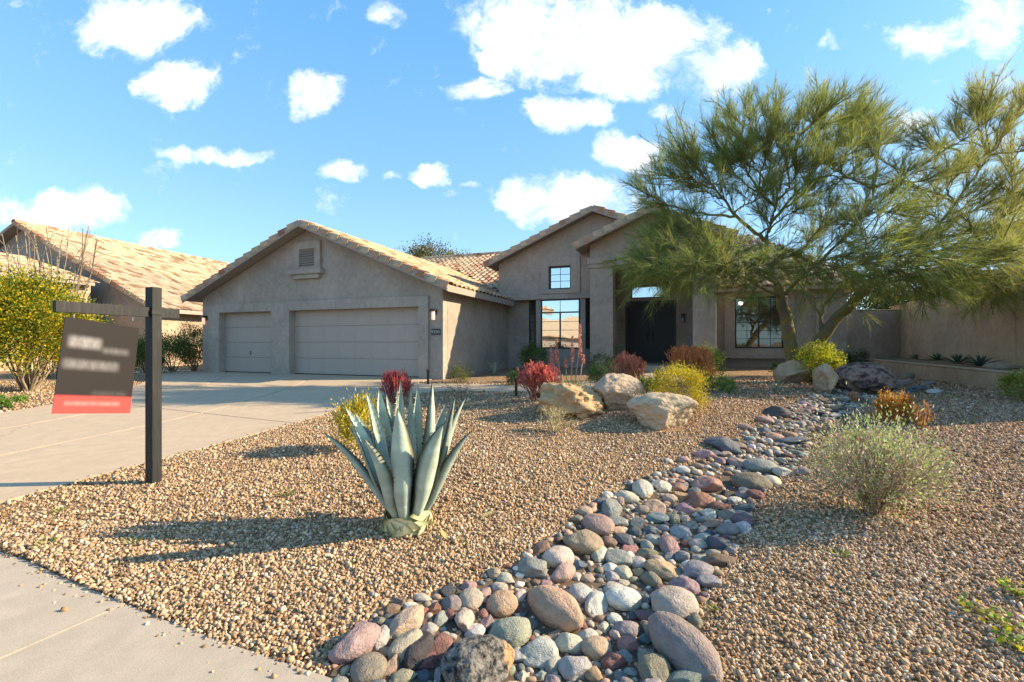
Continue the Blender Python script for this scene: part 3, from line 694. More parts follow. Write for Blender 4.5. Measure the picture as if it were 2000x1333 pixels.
link('roof', plate([(-8.302, -2.3), (-8.302, 11), (-16.6, 11), (-16.6, -2.3)], [], -.15, 0, lambda a, b, t: (a, b, zn(a)+t)), M_FASC, NB)
MB().box(-.02, .03, -2.3, 11, 2.76, 2.97).build('eave_board', M_STUC, NB)
TILE2 = tile_mesh(.31, .42, .028, 5)
tile_field(NB, TILE2, M_TILEN, M_TILEN_S, (.06, -2.28, 2.93), (0, 1, 0), (-1, 0, NP), 46, 26, .305, .36, lambda p: True, 290, CAMN, .006)
for k in range(35): link('ridge_tile', capm, M_TILEN, NB, (-8.3, -2.3+k*.4, zn(-8.3)+.05), (0, 0, R(90)))
for k in range(22):
    th = math.atan(NP); link('rake_tile', RAKE, M_TILEN, NB, (-8.3+math.cos(th)*k*.42, -2.3, zn(-8.3)-math.sin(th)*k*.42+.04), (0, th, 0), (1.05, 1, 1))
def zl(x): return 5.35-.30*(x+7)
lowr = link('porch_roof', plate([(-7, -6.2), (-2.6, -6.2), (-2.6, -2.7), (-7, -2.7)], [], -.15, 0, lambda a, b, t: (a, b, zl(a)+t)), M_FASC, NB)
tile_field(lowr, TILE2, M_TILEN, M_TILEN_S, (-2.55, -6.2, zl(-2.55)), (0, 1, 0), (-1, 0, .3), 12, 13, .305, .36, lambda p: True, 0, CAMN, .006)
MB().box(-6.8, -3.0, -6.0, -2.6, 0, 4.0).build('wall', M_CREAM, NB)
# house across the street, seen in the bay window panes
SH = empty('street_house', (-25, -24, 0), R(-30), 'plain tan house with a tiled roof across the street', 'house')
MB().box(-9, 9, -5, 5, 0, 2.4).build('wall', M_STUC, SH)
for sg in (1, -1): link('roof', plate([(-9.6, 0), (9.6, 0), (9.6, 5.7), (-9.6, 5.7)], [], 0, .15, lambda a, b, t, sg=sg: (a, sg*b, 4.9-.46*b+t)), M_FASC if False else M_TILE, SH)

# ------------------------------------------------------------------ garden walls
def wall_thing(name, label, cat, pts, z0, z1, th, mat, posts=(), pw=.42):
    e = empty(name, (*pts[0], 0), 0, label, cat); e['kind'] = 'thing'
    a, b = Vector((*pts[0], 0)), Vector((*pts[1], 0)); t = (b-a); L = t.length; t.normalize(); rz = math.atan2(t.y, t.x)
    e.rotation_euler.z = rz
    MB().box(0, L, -th/2, th/2, z0, z1).build('wall_body', mat, e, bev=.02)
    MB().box(-.01, L+.01, -th/2-.015, th/2+.015, z1+.001, z1+.03).build('wall_cap', mat, e, bev=.008)
    for p in posts: MB().box(p-pw/2, p+pw/2, -th/2-.03, th/2+.03, z0, z1+.05).build('pier', mat, e, bev=.015)
    return e
WA, WB = (13.6, 16.2), (9.32, 6.1)
wall_thing('garden_wall', 'long tan stucco wall with a pier running behind the raised planter', 'wall', (WA, WB), .2, 2.70, .2, M_WALL, (1.55, 6.9))
wall_thing('side_wall', 'bluish shaded stucco wall closing the gap beside the house corner', 'wall', ((11.0, 15.38), (13.3, 15.5)), .2, 2.53, .2, M_STUC)
pa, pb = Vector((11.75, 14.9)), Vector((8.75, 7.9))
wall_thing('planter_wall', 'low stucco retaining wall edging the agave bed', 'wall', (tuple(pa), tuple(pb)), .2, .88, .2, M_WALL)
MB().add([(*pa, .86), (*pb, .84), (10.0, 7.7, .95), (13.2, 15.3, .95)], [(0, 1, 2, 3)]).build('planter_bed', M_GRAVEL, kind='structure')
dk = plain('dark_shingle', (.06, .05, .045), .9, .2)
NR = empty('far_house', (24, 16, 0), R(-62), 'dark roofed house showing over the garden wall beneath the tree', 'house')
MB().box(-8, 8, 0, 8, 0, 3.0).build('wall', M_STUC, NR)
link('roof', plate([(-8.5, -.6), (8.5, -.6), (8.5, 5), (-8.5, 5)], [], 0, .14, lambda a, b, t: (a, b, 2.95+.4*(b+.6)+t)), dk, NR)
MB().box(-8.5, 8.5, -.66, -.602, 2.85, 3.05).build('eave_board', plain('white_paint', (.7, .7, .7)), NR)

# ------------------------------------------------------------------ plant builders
def unit(a): return a/np.maximum(np.linalg.norm(a, axis=-1, keepdims=True), 1e-9)
def leafcloud(P, D, L, Wd, C, fold=.0, rg=rng):
    """diamond leaves at P pointing along D"""
    n = len(P); D = unit(D); Nn = unit(np.cross(D, rg.normal(size=(n, 3)))); Sd = np.cross(D, Nn)
    L = np.broadcast_to(np.asarray(L, float), (n,))[:, None]; Wd = np.broadcast_to(np.asarray(Wd, float), (n,))[:, None]
    m = P+D*L*.45+Nn*L*.08
    V = np.stack([P, m-Sd*Wd*.5, P+D*L, m+Sd*Wd*.5], 1).reshape(-1, 3)
    F = np.arange(4*n).reshape(n, 4); return V, F, np.repeat(C, 4, 0)
def segtubes(P0, P1, r0, r1, c0, c1, n=3):
    k = len(P0); D = unit(P1-P0); ref = np.where(np.abs(D[:, 2:3]) > .9, np.array([[1., 0, 0]]), np.array([[0, 0, 1.]]))
    A = unit(np.cross(D, ref)); B = np.cross(D, A); V = []; r0 = np.broadcast_to(r0, (k,)); r1 = np.broadcast_to(r1, (k,))
    for P, r in ((P0, r0), (P1, r1)):
        for j in range(n):
            t = 2*math.pi*j/n; V.append(P+(A*math.cos(t)+B*math.sin(t))*r[:, None])
    V = np.stack(V, 1).reshape(-1, 3); b = (np.arange(k)*2*n)[:, None, None]
    f = np.array([[j, (j+1) % n, n+(j+1) % n, n+j] for j in range(n)])
    C = np.concatenate([np.repeat(c0[:, None], n, 1), np.repeat(c1[:, None], n, 1)], 1).reshape(-1, 3)
    return V, (f[None]+b).reshape(-1, 4), C
def ribbons(pts, w, C, rg=rng):
    """pts (n,k,3) ribbons of width w tapering to the tip"""
    n, k, _ = pts.shape; D = unit(pts[:, -1]-pts[:, 0]); Sd = unit(np.cross(D, rg.normal(size=(n, 3))))
    tw = np.linspace(1, .25, k)[None, :, None]; o = Sd[:, None]*tw*np.broadcast_to(w, (n,))[:, None, None]*.5
    V = np.stack([pts-o, pts+o], 2).reshape(-1, 3)
    f = np.array([[2*i, 2*i+1, 2*i+3, 2*i+2] for i in range(k-1)])
    F = (f[None]+(np.arange(n)*2*k)[:, None, None]).reshape(-1, 4)
    return V, F, np.repeat(C, 2*k, 0)
def joinm(parts):
    V = []; F = []; C = []; b = 0
    for v, f, c in parts: V.append(v); F.append(f+b); C.append(c); b += len(v)
    return np.concatenate(V), np.concatenate(F), np.concatenate(C)
def pal(cols, n, rg, jit=.15):
    c = np.array([x[:3] for x in cols]); w = np.array([x[3] if len(x) > 3 else 1 for x in cols], float)
    k = rg.choice(len(c), n, p=w/w.sum()); return np.clip(c[k]*rg.normal(1, jit, (n, 1)), .003, .9)
def branching(rg, n0, levels, split, l0, ratio, spread, up, r0, base_r=.05, rr=.62, lean=None):
    """segments of a small branching plant, base at the origin: list per level of (P0,P1)"""
    th = rg.uniform(0, 2*math.pi, n0); P = np.c_[np.cos(th), np.sin(th), 0*th]*rg.uniform(0, base_r, (n0, 1))
    el = rg.uniform(*spread, n0); D = np.c_[np.cos(th)*np.sin(el), np.sin(th)*np.sin(el), np.cos(el)]
    out = []; L = l0; r = r0
    for lv in range(levels):
        Q = P+D*L*rg.uniform(.65, 1.25, (len(P), 1)); out.append((P, Q, r, r*rr))
        P = np.repeat(Q, split, 0); D = unit(np.repeat(D, split, 0)+rg.normal(0, .42, (len(P), 3))+np.array([0, 0, up])+(0 if lean is None else np.array(lean)))
        # start children a little before the tip
        L *= ratio; r *= rr
    return out
def place(px, ybase, Yd=None):
    if Yd is None: return G(px, ybase)
    x, y = at(px, Yd); return (x, y, float(terr(x, y)))
def zpx(py, Y): return CAM_Z-(py-HY)/FP*Y
def shrub(name, label, cat, px, ytop, ybase, wpx, cols, n=2600, leaf=(.035, .018), Yd=None, clumps=46, sig=.17, stems=9, group=None, dens_top=False, box=False, stemcol=(.22, .16, .10), droop=0.0, up=.35, seed=None):
    x, y, z = place(px, ybase, Yd); rg = np.random.default_rng(seed if seed is not None else int(px*7+ytop))
    h = max(.12, zpx(ytop, y)-z); rx = wpx*y/FP/2; ry = rx*.9
    e = empty(name, (x, y, z), 0, label, cat, group)
    th = rg.uniform(0, 2*math.pi, clumps); ph = np.arccos(rg.uniform(-.75, 1, clumps)); rad = rg.uniform(.55, .92, clumps)
    ex = .6 if box else 1.0
    cx_ = np.sign(np.cos(th)*np.sin(ph))*np.abs(np.cos(th)*np.sin(ph))**ex; cy_ = np.sign(np.sin(th)*np.sin(ph))*np.abs(np.sin(th)*np.sin(ph))**ex; cz_ = np.cos(ph)
    cz_ = np.sign(cz_)*np.abs(cz_)**ex
    Cc = np.c_[cx_*rx*rad, cy_*ry*rad, h*.48+cz_*h*.46*rad]
    k = rg.integers(0, clumps, n); s = sig*min(rx, h*.6)*rg.uniform(.6, 1.3, clumps)[k]
    P = Cc[k]+rg.normal(0, 1, (n, 3))*s[:, None]; P[:, 2] = np.maximum(P[:, 2], .01)
    D = unit(P-np.array([0, 0, h*.3]))+rg.normal(0, .6, (n, 3))+np.array([0, 0, up-droop])
    cb = rg.normal(1, .14, clumps)[k][:, None]; C = np.clip(pal(cols, n, rg)*cb, .004, .9)
    V, F, C = leafcloud(P, D, leaf[0]*rg.uniform(.6, 1.3, n), leaf[1]*rg.uniform(.7, 1.3, n), C, rg=rg)
    link('foliage', npmesh('foliage', V, F, C), M_LEAF, e, kind='stuff')
    if stems:
        k2 = rg.choice(clumps, min(stems, clumps), replace=False); P1 = Cc[k2]*np.array([.8, .8, .85]); P0 = P1*np.array([.08, .08, 0]); Mid = (P0*.4+P1*.6)*np.array([.75, .75, 1.0])
        c = np.tile(np.array(stemcol), (len(P0), 1)); r = .012*max(.5, h)
        V, F, C = joinm([segtubes(P0, Mid, r, r*.7, c, c, 5), segtubes(Mid, P1, r*.7, r*.35, c, c, 5)])
        link('stem', npmesh('stem', V, F, C), M_TWIG, e, kind='stuff')
    return e
def firesticks(label, px, ytop, ybase, wpx, tip, mid, low, Yd=None, seed=1, n0=22):
    x, y, z = place(px, ybase, Yd); rg = np.random.default_rng(seed); h = max(.2, zpx(ytop, y)-z); w = wpx*y/FP/2
    e = empty('firestick_plant', (x, y, z), 0, label, 'succulent', 'firestick succulents in the front bed')
    sg = branching(rg, n0, 5, 3, .30, .80, (.02, .85), .22, .011, .34, .80)
    allp = np.concatenate([q for _, q, _, _ in sg]); zs = allp[:, 2].max(); xs = np.percentile(np.abs(allp[:, :2]), 98)
    sc = np.array([w/xs, w/xs, h/zs]); parts = []
    for lv, (P0, P1, r0, r1) in enumerate(sg):
        if lv >= 4: k = rg.random(len(P0)) < .55; P0, P1 = P0[k], P1[k]
        P0, P1 = P0*sc, P1*sc
        def colr(P):
            t = np.clip(P[:, 2]/h+rg.normal(0, .10, len(P)), 0, 1)[:, None]
            c = np.where(t < .5, np.array(low)+(np.array(mid)-np.array(low))*t*2, np.array(mid)+(np.array(tip)-np.array(mid))*(t-.5)*2); return np.clip(c*rg.normal(1, .12, (len(P), 1)), .01, .9)
        parts.append(segtubes(P0, P1, max(r0, .0055), max(r1, .0048), colr(P0), colr(P1), 3))
    V, F, C = joinm(parts); link('foliage', npmesh('sticks', V, F, C, True), M_STICK, e, kind='stuff')
    c = np.array([[.2, .14, .08]]*6); P0 = np.zeros((6, 3)); P1 = np.c_[rg.normal(0, .04, (6, 2)), np.full(6, .12)]
    V, F, C = segtubes(P0, P1, .016, .011, c, c, 5); link('stem', npmesh('stem', V, F, C), M_TWIG, e, kind='stuff')
    return e
def rosette(name, label, px, ytop, ybase, n, col, Yd=None, spread=.9, group=None, wid=.035, seed=0, zb=None):
    x, y, z = place(px, ybase, Yd)
    if zb is not None: z = zb
    h = max(.08, zpx(ytop, y)-z); rg = np.random.default_rng(seed+int(px))
    e = empty(name, (x, y, z), rg.uniform(0, 6), label, 'succulent', group)
    for i in range(n):
        a = i*2.39996; tilt = spread*(i+1)/n; L = h*(1.0/max(.55, math.cos(tilt)))*rg.uniform(.85, 1.08)
        vs = []; m = 6
        for j in range(m+1):
            t = j/m; r_ = L*t*math.sin(tilt)*(1+.15*t)+.012; zz = L*t*math.cos(tilt*(1+.1*t)); w = wid*(1-t**2)*(.6+.8*t if t < .5 else 1)
            for sx, up in ((-1, .3), (0, 0), (1, .3)): vs.append((r_-up*w*math.cos(tilt), sx*w*.5, zz+up*w*math.sin(tilt)))
        fs = [(3*j+k, 3*j+k+1, 3*j+k+4, 3*j+k+3) for j in range(m) for k in range(2)]
        me = npmesh('leaf', vs, fs, np.tile(np.array(col)*rg.normal(1, .1), (len(vs), 1)), True)
        link('leaf', me, M_AGAVE, e, rot=(0, 0, a))
    return e

# ------------------------------------------------------------------ palo verde tree
TX, TY = at(1552, 10.8); TZ = float(terr(TX, TY))
tree = empty('desert_tree', (TX, TY, TZ), 0, 'tall feathery green desert tree with two leaning trunks beside the front window', 'tree')
rgT = np.random.default_rng(11)
def limb(pts): return [Vector(at(px, Y, py)) for px, py, Y in pts]
T1 = limb([(1556,752,10.8),(1550,715,10.8),(1543,670,10.8),(1536,625,10.8),(1527,585,10.75),(1518,555,10.7)])
T2 = limb([(1583,745,10.9),(1592,695,10.85),(1606,655,10.8),(1634,625,10.7),(1668,588,10.6),(1700,556,10.5)])
LIMBS = [(T1, .165, .11), (T2, .15, .10),
 (limb([(1518,555,10.7),(1498,510,10.8),(1494,465,10.9),(1503,425,11.0),(1512,385,11.1),(1525,320,11.3),(1540,240,11.5)]), .10, .02),
 (limb([(1503,425,11.0),(1540,370,11.4),(1590,300,11.8),(1650,215,12.2)]), .06, .015),
 (limb([(1494,465,10.9),(1468,440,10.6),(1430,405,10.3),(1415,375,10.2),(1370,320,10.0),(1330,260,9.9)]), .075, .015),
 (limb([(1430,405,10.3),(1385,400,10.1),(1335,390,9.9),(1290,378,9.7),(1262,362,9.6)]), .05, .012),
 (limb([(1512,385,11.1),(1465,330,11.6),(1430,250,12.1),(1410,190,12.4)]), .055, .012),
 (limb([(1518,555,10.7),(1470,525,10.2),(1410,505,9.8),(1350,490,9.5),(1300,495,9.2),(1262,510,9.1)]), .06, .012),
 (limb([(1498,510,10.8),(1430,480,11.6),(1370,462,12.0),(1320,462,12.2),(1275,480,12.4)]), .055, .012),
 (limb([(1527,585,10.75),(1560,545,10.4),(1610,500,10.1),(1660,450,9.9),(1690,390,9.8),(1710,310,9.7)]), .07, .014),
 (limb([(1606,655,10.8),(1604,625,10.9),(1607,595,11.0),(1640,560,11.1),(1700,520,11.3),(1760,470,11.6),(1800,390,11.9),(1830,300,12.1)]), .075, .014),
 (limb([(1700,556,10.5),(1750,520,10.4),(1800,465,10.4),(1850,390,10.4),(1900,310,10.4),(1945,235,10.4)]), .08, .015),
 (limb([(1750,520,10.4),(1830,485,10.0),(1910,440,9.6),(1990,380,9.3),(2060,300,9.0)]), .06, .013),
 (limb([(1700,556,10.5),(1780,545,10.0),(1870,525,9.6),(1960,500,9.2),(2060,480,8.9)]), .06, .012),
 (limb([(1640,560,11.1),(1720,540,12.0),(1810,520,12.8),(1900,490,13.4),(1990,450,13.8)]), .05, .012),
 (limb([(1604,625,10.9),(1570,570,11.6),(1540,530,12.2),(1560,480,12.8),(1600,430,13.2)]), .05, .012),
 (limb([(1527,585,10.75),(1480,560,10.0),(1440,535,9.4),(1400,522,8.9),(1350,518,8.6)]), .05, .012),
 (limb([(1800,465,10.4),(1870,440,11.2),(1950,400,11.8),(2030,330,12.2)]), .05, .012),
 (limb([(1560,545,10.4),(1600,530,9.6),(1650,520,9.0),(1720,500,8.6),(1800,490,8.3)]), .05, .012)]
LIMBS = [(p, r0 if i < 2 else r0*.66, r1 if i < 2 else r1*.7) for i, (p, r0, r1) in enumerate(LIMBS)]
# finer limbs grown from the nearest point of the main ones towards the crown
for px, py, Yd in [(1480,235,10.5),(1520,200,11.2),(1560,190,11),(1600,180,10.2),(1640,200,11.6),(1690,205,10.8),(1560,300,10),(1620,290,9.8),(1680,320,11.4),(1450,285,10.8),(1395,255,11),(1345,305,10.8),(1290,335,10.6),
 (1290,420,10),(1340,440,10.2),(1285,455,11.5),(1750,330,11),(1800,250,10.5),(1860,225,11.2),(1915,185,10.6),(1980,165,10.8),(1960,280,11.5),(1860,320,10),(1790,390,10.6),(1900,390,10),(1985,430,10.6),(1670,500,10),(1740,460,9.6),
 (1630,440,10.4),(1850,545,9.4),(1930,540,9.4),(2010,525,9.2),(1270,515,9.4),(1320,520,9.1),(1380,522,8.9),(1262,470,10.2),(1250,500,9.7),(1430,515,9.4),(1300,470,9.6),(1380,480,9.3),(1400,330,10.4),(1470,370,10.2),(1560,400,10.0),(1600,350,10.8),(1840,440,9.6),(1780,500,9.3),(1510,515,9.6),(1900,470,9.2),(1700,540,9.4),(1760,545,9.0),(1820,560,8.8),(1640,525,9.3),(1580,520,9.3),(1950,560,8.8),(1690,440,9.0),(1740,400,9.4),(1860,480,8.6),(1960,490,8.5),(1460,525,9.3),(1620,400,11.4),(1500,250,10.2),(1580,240,10.6),(1640,240,10.4),(1420,300,11.2),(1530,270,12),(1600,185,11.4),(1660,200,11),(1700,260,10.0),(1470,190,11.4),(1740,240,11.6),(1360,350,11.4),(1880,150,11.4),(1810,320,9.6),(1560,350,11.6),(1500,300,11.8),(1960,350,9.8),(2040,250,10.4)]:
    tgt = Vector(at(px, Yd, py)); best = None
    for p, r0, r1 in LIMBS[2:19]:
        for k in range(len(p)-1):
            for u in (.2, .6):
                q = p[k].lerp(p[k+1], u); d = (q-tgt).length+.25*(q.z-1.5)*(q.z > tgt.z)
                if best is None or d < best[0]: best = (d, q)
    q = best[1]; mid = q.lerp(tgt, .5)+Vector((0, 0, .10))+Vector(rgT.normal(0, .08, 3)); LIMBS.append(([q, q.lerp(mid, .5)+Vector(rgT.normal(0, .05, 3)), mid, mid.lerp(tgt, .5)+Vector(rgT.normal(0, .06, 3)), tgt], .026, .007))
A0 = Vector(at(1560, 10.7, 560))
def shrink(p):
    v = p-A0; f = min(1, v.length/2.8); return A0+Vector((v.x*(1-(.05 if v.x < 0 else -.02)*f), v.y*(1-.05*f), v.z*(1-.13*f)))
LIMBS = [(p, a, b) if i < 2 else ([shrink(q) for q in p], a, b) for i, (p, a, b) in enumerate(LIMBS)]
O3 = Vector((TX, TY, TZ))
lens = []
for i, (p, r0, r1) in enumerate(LIMBS):
    # smooth the polyline with a spline and a little wobble
    P = np.array(p); t = np.linspace(0, len(P)-1, len(P)*4-3); Q = np.c_[[np.interp(t, np.arange(len(P)), P[:, k]) for k in range(3)]].T
    for _ in range(3): Q[1:-1] = (Q[:-2]+2*Q[1:-1]+Q[2:])/4
    Q[1:-1] += rgT.normal(0, .012, (len(Q)-2, 3)); lens.append(Q)
tk = [None, None]
for i, (Q, (p, r0, r1)) in enumerate(zip(lens, LIMBS)):
    rr = np.linspace(r0, r1, len(Q))
    if i < 2: rr = rr*(1+.55*np.exp(-np.linspace(0, 6, len(Q))*2.2))
    mb = MB().tube([Vector(q)-O3 for q in Q], list(rr), 12 if i < 2 else 8)
    me = mb.mesh('limb', True); a = me.attributes.new('col', 'FLOAT_COLOR', 'POINT')
    cc = []
    for v in me.vertices:
        n = noise.noise(Vector(v.co)*5); n2 = noise.noise(Vector(v.co)*14)
        g = (.20, .165, .05) if n+.3*n2 > -.12 else (.15, .125, .085)
        if v.co.z < .45 and i < 2: g = (.15, .125, .095)
        cc += [*g, 1]
    a.data.foreach_set('color', cc)
    link('trunk' if i < 2 else 'limb', me, M_BARK, tree)
tw = []; sec_p0 = []; sec_p1 = []; ter = []
for i, Q in enumerate(lens):
    if i < 2: continue
    seglen = np.linalg.norm(np.diff(Q, axis=0), axis=1).sum(); ns = int(4+seglen*4.6) if i < 19 else int(5+seglen*5)
    for _ in range(ns):
        t = rgT.uniform(.22, 1.0)**.8; f = t*(len(Q)-1); k = min(int(f), len(Q)-2); p = Q[k]*(1-(f-k))+Q[k+1]*(f-k)
        d = unit(Q[min(k+3, len(Q)-1)]-Q[max(k-2, 0)]); hi = np.clip((p[2]-3.2)/3.0, -.6, 1)
        outw = unit(np.array([p[0]-TX, p[1]-TY, 0.0])+1e-6)
        dd = unit(d*.75+outw*.35+np.array([0, 0, .55*hi])+rgT.normal(0, .42, 3)); L = rgT.uniform(.4, 1.0)
        m = p+dd*L*.5+rgT.normal(0, .04, 3); q = p+dd*L+np.array([0, 0, .10*hi-.05]); sec_p0 += [p, m]; sec_p1 += [m, q]
        for _ in range(8):
            u = rgT.uniform(.15, 1); b = (p+(m-p)*2*u) if u < .5 else (m+(q-m)*(2*u-1)); l3 = rgT.uniform(.2, .5)
            d3 = unit(dd*.8+np.array([0, 0, .35*hi-.02])+rgT.normal(0, .38, 3)); ter.append((*b, *(d3), l3, hi))
ter = np.array(ter); nt3 = len(ter); P0 = ter[:, :3]; D3 = ter[:, 3:6]; L3 = ter[:, 6:7]; P1 = P0+D3*L3
oo = np.array(O3); s0, s1 = np.array(sec_p0), np.array(sec_p1)
gcol = lambda n: pal([(.20, .19, .06, 3), (.16, .15, .07, 2), (.20, .16, .11, 1)], n, rgT)
V, F, C = joinm([segtubes(s0-oo, s1-oo, .011, .007, gcol(len(s0)), gcol(len(s0)), 4), segtubes(P0-oo, P1-oo, .0048, .0030, gcol(nt3), gcol(nt3), 3)])
link('twig', npmesh('twigs', V, F, C), M_TWIG, tree, kind='stuff')
NS = 21
k = np.repeat(np.arange(nt3), NS); n = len(k); u = rgT.uniform(.0, 1.0, (n, 1)); b = P0[k]+D3[k]*L3[k]*u
hi = ter[k, 7:8]; ds = unit(D3[k]*.95+np.concatenate([np.zeros((n, 2)), .25*hi-.02], 1)+rgT.normal(0, .30, (n, 3))); ls = rgT.uniform(.10, .34, (n, 1))
bend = rgT.normal(0, .035, (n, 3))+np.concatenate([np.zeros((n, 2)), np.where(hi > .2, .02, -.02)], 1)
pts = np.stack([b, b+ds*ls*.5+bend*.4, b+ds*ls+bend], 1)-oo
right = np.clip((b[:, 0:1]-7.5)/4, 0, 1)
cA = pal([(.20, .235, .065, 5), (.15, .20, .07, 3), (.28, .29, .08, 2.2), (.38, .31, .09, .7)], n, rgT); cB = pal([(.28, .27, .06, 4), (.38, .33, .07, 2.5), (.46, .39, .2, 1.6), (.19, .21, .06, 2)], n, rgT)
cs = cA*(1-right)+cB*right
V, F, C = ribbons(pts, rgT.uniform(.0042, .0078, n), cs*np.array([1.22, 1.26, 1.05]), rgT)
link('crown', npmesh('crown', V, F, C), M_CROWN, tree, kind='stuff')
print('tree strands', n, 'tris', len(F)*2)

# ------------------------------------------------------------------ big agave
ax_, ay_, az_ = G(797, 1030)
ag = empty('large_agave', (ax_, ay_, az_), 0, 'large blue green agave with toothed upright leaves and a pale trimmed base', 'succulent')
rgA = np.random.default_rng(5)
prof = [(.10, -.03), (.11, 0), (.118, .05), (.115, .09), (.10, .12), (.08, .15), (.04, .17)]
tr_ = MB().lathe(prof, n=20).mesh('trunk', True); a = tr_.attributes.new('col', 'FLOAT_COLOR', 'POINT'); a.data.foreach_set('color', [.42, .42, .20, 1]*len(tr_.vertices))
link('trunk', tr_, M_AGAVE, ag)
def scale_mesh():
    vs = []; m = 6
    for j in range(9):
        t = j/8
        for k in range(m+1):
            x = (k/m-.5); w = .27*(1-.5*t*t); dz = .085*t; vs.append((x*w, -.012-.022*math.cos(x*math.pi)*(1-t*.4)-.012*t, dz-abs(x)*.05*t))
    fs = [(j*(m+1)+k, j*(m+1)+k+1, (j+1)*(m+1)+k+1, (j+1)*(m+1)+k) for j in range(8) for k in range(m)]
    V = np.array(vs); c = np.tile(np.array([.68, .62, .36]), (len(V), 1)); rim = (np.arange(len(V))//(m+1) == 8) | (np.arange(len(V)) % (m+1) == 0) | (np.arange(len(V)) % (m+1) == m)
    c[rim] = (.20, .23, .08); return npmesh('leaf_base', V, fs, c, True)
SCM = scale_mesh()
for i in range(21):
    rw = i//7; th = (i % 7)*math.pi/3.5+rw*.45+rgA.normal(0, .12); r = (.105, .116, .108)[rw]
    link('leaf_base', SCM, M_AGAVE, ag, (r*math.sin(th), -r*math.cos(th), -.015+rw*.038+rgA.normal(0, .008)), (R(-6+rw*9), rgA.normal(0, .22), th), (1, 1, rgA.uniform(.85, 1.2)))
AG = [  # tip in the crop, depth of the tip from the plant axis, width, arch
 (120, 540, .05, .085, .09), (290, 480, .25, .07, .05), (268, 345, .05, .105, .05), (338, 385, .22, .10, .04), (408, 585, -.36, .125, .10), (420, 235, .12, .095, .02),
 (520, 215, .20, .12, .02), (570, 255, .32, .09, .02), (655, 205, .28, .08, .0), (676, 148, .16, .085, .0), (652, 360, -.30, .155, .06), (745, 203, .05, .07, .0),
 (800, 193, .22, .10, .0), (902, 170, .02, .12, .02), (1012, 312, .26, .10, .03), (985, 470, -.34, .14, .08), (1066, 278, -.05, .115, .05), (1145, 282, .14, .12, .05),
 (1190, 525, -.10, .085, .07), (420, 865, .34, .07, .02), (700, 430, .36, .10, .0)]
for i, (cx, cy, dy, w, arch) in enumerate(AG):
    px, py = 600+cx/3.7025, 700+cy/3.7025
    tip = np.array(at(px, ay_+dy, py))-np.array([ax_, ay_, az_]); hz = np.array([tip[0], tip[1], 0]); hl = np.linalg.norm(hz)+1e-6; rd = hz/hl
    lo = 1.0 if hl > .3 else .55
    base = rd*.075*min(1, hl/.12+.3)+np.array([0, 0, .105+.04*(1-lo)])
    ctrl = base*.42+tip*.58+np.array([0, 0, -.06 if hl < .25 else .0])+np.array([0, 0, 1])*arch*.6+rd*(.06 if hl < .35 else -.02)
    c1 = base+rd*.15*lo+np.array([0, 0, .09])
    m = 22; ts = np.linspace(0, 1, m+1)[:, None]
    cen = base*(1-ts)**3+3*c1*ts*(1-ts)**2+3*ctrl*ts**2*(1-ts)+tip*ts**3
    tg = unit(np.gradient(cen, axis=0)); side = unit(np.cross(tg, rd[None]+np.array([[0, 0, .25]])))
    if hl < .08: side = unit(np.cross(tg, np.array([[0, 1., 0]])))
    yaw = rgA.normal(0, .42); nrm = np.cross(side, tg); side = unit(side*math.cos(yaw)+nrm*math.sin(yaw)); nrm = np.cross(side, tg)   # nrm: outer or inner face
    if (nrm[m//2] @ rd) > 0: nrm = -nrm                      # towards the axis = inner face
    t = ts[:, 0]; wp = w*1.04*np.interp(t, [0, .08, .25, .45, .65, .85, .95, 1], [.50, .48, .66, .98, 1.0, .56, .20, .012])
    th = np.interp(t, [0, .15, .5, 1], [.04, .026, .012, .004])
    cross = [(-.5, .40, 0), (-.485, .37, 0), (-.27, .11, 0), (0, 0, 0), (.27, .11, 0), (.485, .37, 0), (.5, .40, 0), (.34, .02, -1), (0, -.06, -1.2), (-.34, .02, -1)]
    V = []
    for j in range(m+1):
        for x, zc_, tt in cross: V.append(cen[j]+side[j]*x*wp[j]+nrm[j]*(zc_*wp[j]+tt*th[j]))
    nc = len(cross); F = [(j*nc+k, j*nc+(k+1) % nc, (j+1)*nc+(k+1) % nc, (j+1)*nc+k) for j in range(m) for k in range(nc)]
    bc = np.array([.41, .495, .40])*rgA.normal(1, .10); C = np.tile(bc, (len(V), 1)); tt = np.repeat(t, nc)[:, None]
    ed = np.tile(np.isin(np.arange(nc), (0, 6)), m+1)[:, None]; C = C*(1+.10*np.sin(tt*23+i)+.06*np.sin(tt*61+2*i)); C = np.where(ed, np.array([.12, .11, .055]), C); C = np.where(tt < .07, np.array([.42, .47, .24]), C); C = np.where(tt > .97, np.array([.10, .055, .035]), C)
    V = np.array(V)
    # marginal teeth
    tv = []; tf = []; b0 = len(V)
    for sx, kk in ((-1, 0), (1, 6)):
        for q in np.arange(.12, .93, .040):
            f = q*m; j = int(f); a_ = V[j*nc+kk]*(1-(f-j))+V[(j+1)*nc+kk]*(f-j); tgq = tg[j]; sd_ = side[j]*sx; s_ = .024*(1.15-q*.5)*rgA.uniform(.8, 1.3)
            tv += [a_-tgq*s_*.6, a_+tgq*s_*.6, a_+sd_*s_*.9+tgq*s_*.15+nrm[j]*s_*.3, a_+nrm[j]*s_*.25]; n0 = b0+len(tv)-4; tf += [(n0, n0+1, n0+2, n0+3)]
    V = np.concatenate([V, np.array(tv)]); C = np.concatenate([C, np.tile(np.array([.20, .15, .08]), (len(tv), 1))])
    link('leaf', npmesh('leaf', V, F+tf, C, True), M_AGAVE, ag)

